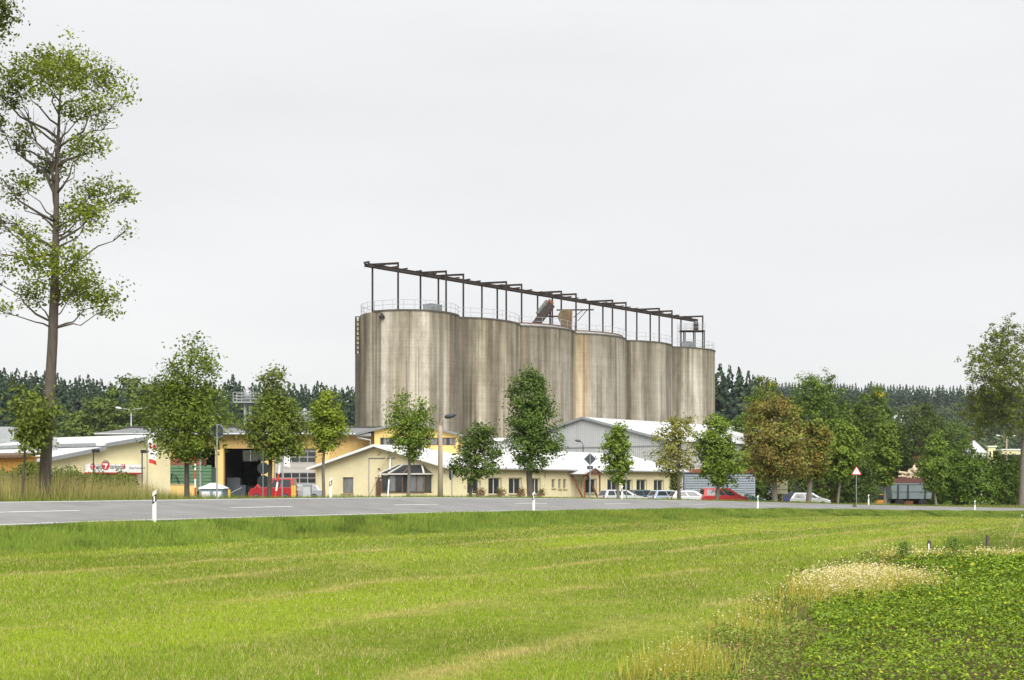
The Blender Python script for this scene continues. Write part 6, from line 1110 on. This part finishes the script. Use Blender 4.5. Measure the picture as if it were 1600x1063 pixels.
p = P2(480, 86); o = thing('switch_cabinet', 'grey switch cabinet before the sectional gate', 'cabinet', p); mb = MB(); mb.box(-.26, .26, -.2, .2, -.1, 1.35); mb.build('body', M_galv, o); mb = MB(); mb.box(-.3, .3, -.24, .24, 1.352, 1.42); mb.build('lid', M_galv, o); mb = MB(); mb.box(-.22, .22, -.215, -.203, .1, 1.25); mb.build('door', mat('cabinet_door', (.42, .44, .44), .6, .08, 2), o)
# workshop interior shapes in the second gateway
for (px, Y, w_, h_, m_, lb, nm) in ((368, 131, 2.2, 2.4, mat('dull_blue_machine', (.07, .08, .09), .7, .2, 2), 'dark machine block inside the second gateway', 'workshop_machine'), (396, 133, 2.0, 1.6, M_steel, 'dark workbench shape inside the second gateway', 'workbench')):
    x = (px-CX)/F*Y; o = thing(nm, lb, 'machine', (x, Y, CAM-1.75)); mb = MB(); mb.box(-w_/2, w_/2, -.6, .6, 0, h_*.7); mb.build('base', m_, o); mb = MB(); mb.box(-w_/3, w_/4, -.5, .5, h_*.7, h_); mb.build('head', m_, o); mb = MB(); mb.obox((-w_/3, -.62, h_*.3), (w_/3, -.62, h_*.6), .1, .1); mb.build('lever', M_galv, o)
# hedge along the filling station
for i, (px, hw, top, lb) in enumerate([(8, 26, 733, 'clipped bush before the orange shed'), (50, 18, 725, 'tall bush against the orange shed corner'), (105, 26, 736, 'long bush behind the bare trunk'), (150, 26, 742, 'bush under the left end of the sign board'), (190, 22, 745, 'bush under the right end of the sign board')]):
    T('bush', lb, px, Y=66+i*1.3, outl=[(top, px-hw*.6, px+hw*.6), (top+8, px-hw, px+hw), (top+22, px-hw*1.1, px+hw*1.1), (780, px-hw, px+hw)], tw=3, nc=110, nl=44, leaf=.07, c0=(52, 70, 28), c1=(104, 122, 50), seed=120+i, hole=.1, limbs=6, cat='bush', zb=float(zg((px-CX)/F*(66+i*1.3), 66+i*1.3)))
# wooden stakes at the edge of the crop
for (px, top, bot, lb) in ((1452, 844, 873, 'weathered wooden stake with pale tag at the crop edge'), (1543, 836, 857, 'dark wooden stake beside the bare soil strip')):
    p = ground_at(px, bot); h_ = (bot-top)/F*p[1]; o = thing('wooden_stake', lb, 'stake', p); mb = MB(); mb.add([(-.045, -.045, -.2), (.045, -.045, -.2), (.045, .045, -.2), (-.045, .045, -.2), (-.04, -.04, h_), (.04, -.04, h_-.03), (.04, .04, h_-.02), (-.04, .04, h_+.01)], [(3, 2, 1, 0), (4, 5, 6, 7), (0, 1, 5, 4), (1, 2, 6, 5), (2, 3, 7, 6), (3, 0, 4, 7)]); mb.build('post', M_bark, o)
    if px < 1500: mb = MB(); mb.box(-.05, -.01, -.056, -.047, h_*.45, h_*.8); mb.build('tag', M_white, o)
p = ground_at(1578, 850); o = thing('thin_rod', 'thin pale rod leaning over the soil strip', 'rod', p); mb = MB(); mb.tube([(0, 0, -.1), (.45, 0, 1.05)], .012, 6); mb.build('rod', M_sill, o); mb = MB(); mb.tube([(.44, 0, 1.03), (.455, 0, 1.065)], .02, 6); mb.build('cap', M_white, o)
# taller weeds standing at the field corner
for i, (px, py, h_, lb) in enumerate([(1413, 884, .6, 'dark leafy weed at the field corner'), (1490, 886, .75, 'tall bushy weed right of the tagged stake'), (1335, 796, .5, 'small weed at the foot of the warning sign')]):
    p = ground_at(px, py); o = thing('weed', lb, 'plant', p); n = 420; q = np.stack([rng.normal(size=n)*h_*.22, rng.normal(size=n)*h_*.22, rng.random(n)*h_], 1); q[:, :2] *= (1.1-q[:, 2:]/h_*.8); leaves_mesh('leaves', q*np.array((1.5, 1.5, 1)), rng.normal(size=(n, 3)), .045, .016, np.array(srgb(92, 116, 52))*(.6+.7*rng.random((n, 1))), M_leaf, o)
    mb = MB(); mb.tube([(0, 0, -.05), (.02, 0, h_*.9)], [.012, .004], 5); mb.tube([(0, 0, h_*.2), (.1, .03, h_*.6)], [.008, .003], 4); mb.build('stem', M_bark, o)

# ------------------------------------------------------------------ air
mh = bpy.data.materials.new('thin_summer_haze'); mh.use_nodes = True; _t = mh.node_tree; _t.nodes.clear(); _o = _t.nodes.new('ShaderNodeOutputMaterial'); _v = _t.nodes.new('ShaderNodeVolumePrincipled')
_v.inputs['Color'].default_value = (.86, .92, 1, 1); _v.inputs['Density'].default_value = .0001; _v.inputs['Anisotropy'].default_value = .2; _t.links.new(_v.outputs[0], _o.inputs['Volume'])
mb = MB(); mb.box(-5200, 5200, -420, 6800, -14, 80); tag(mb.build('haze', mh), 'thin bluish summer haze over the whole landscape', 'haze', kind='stuff')
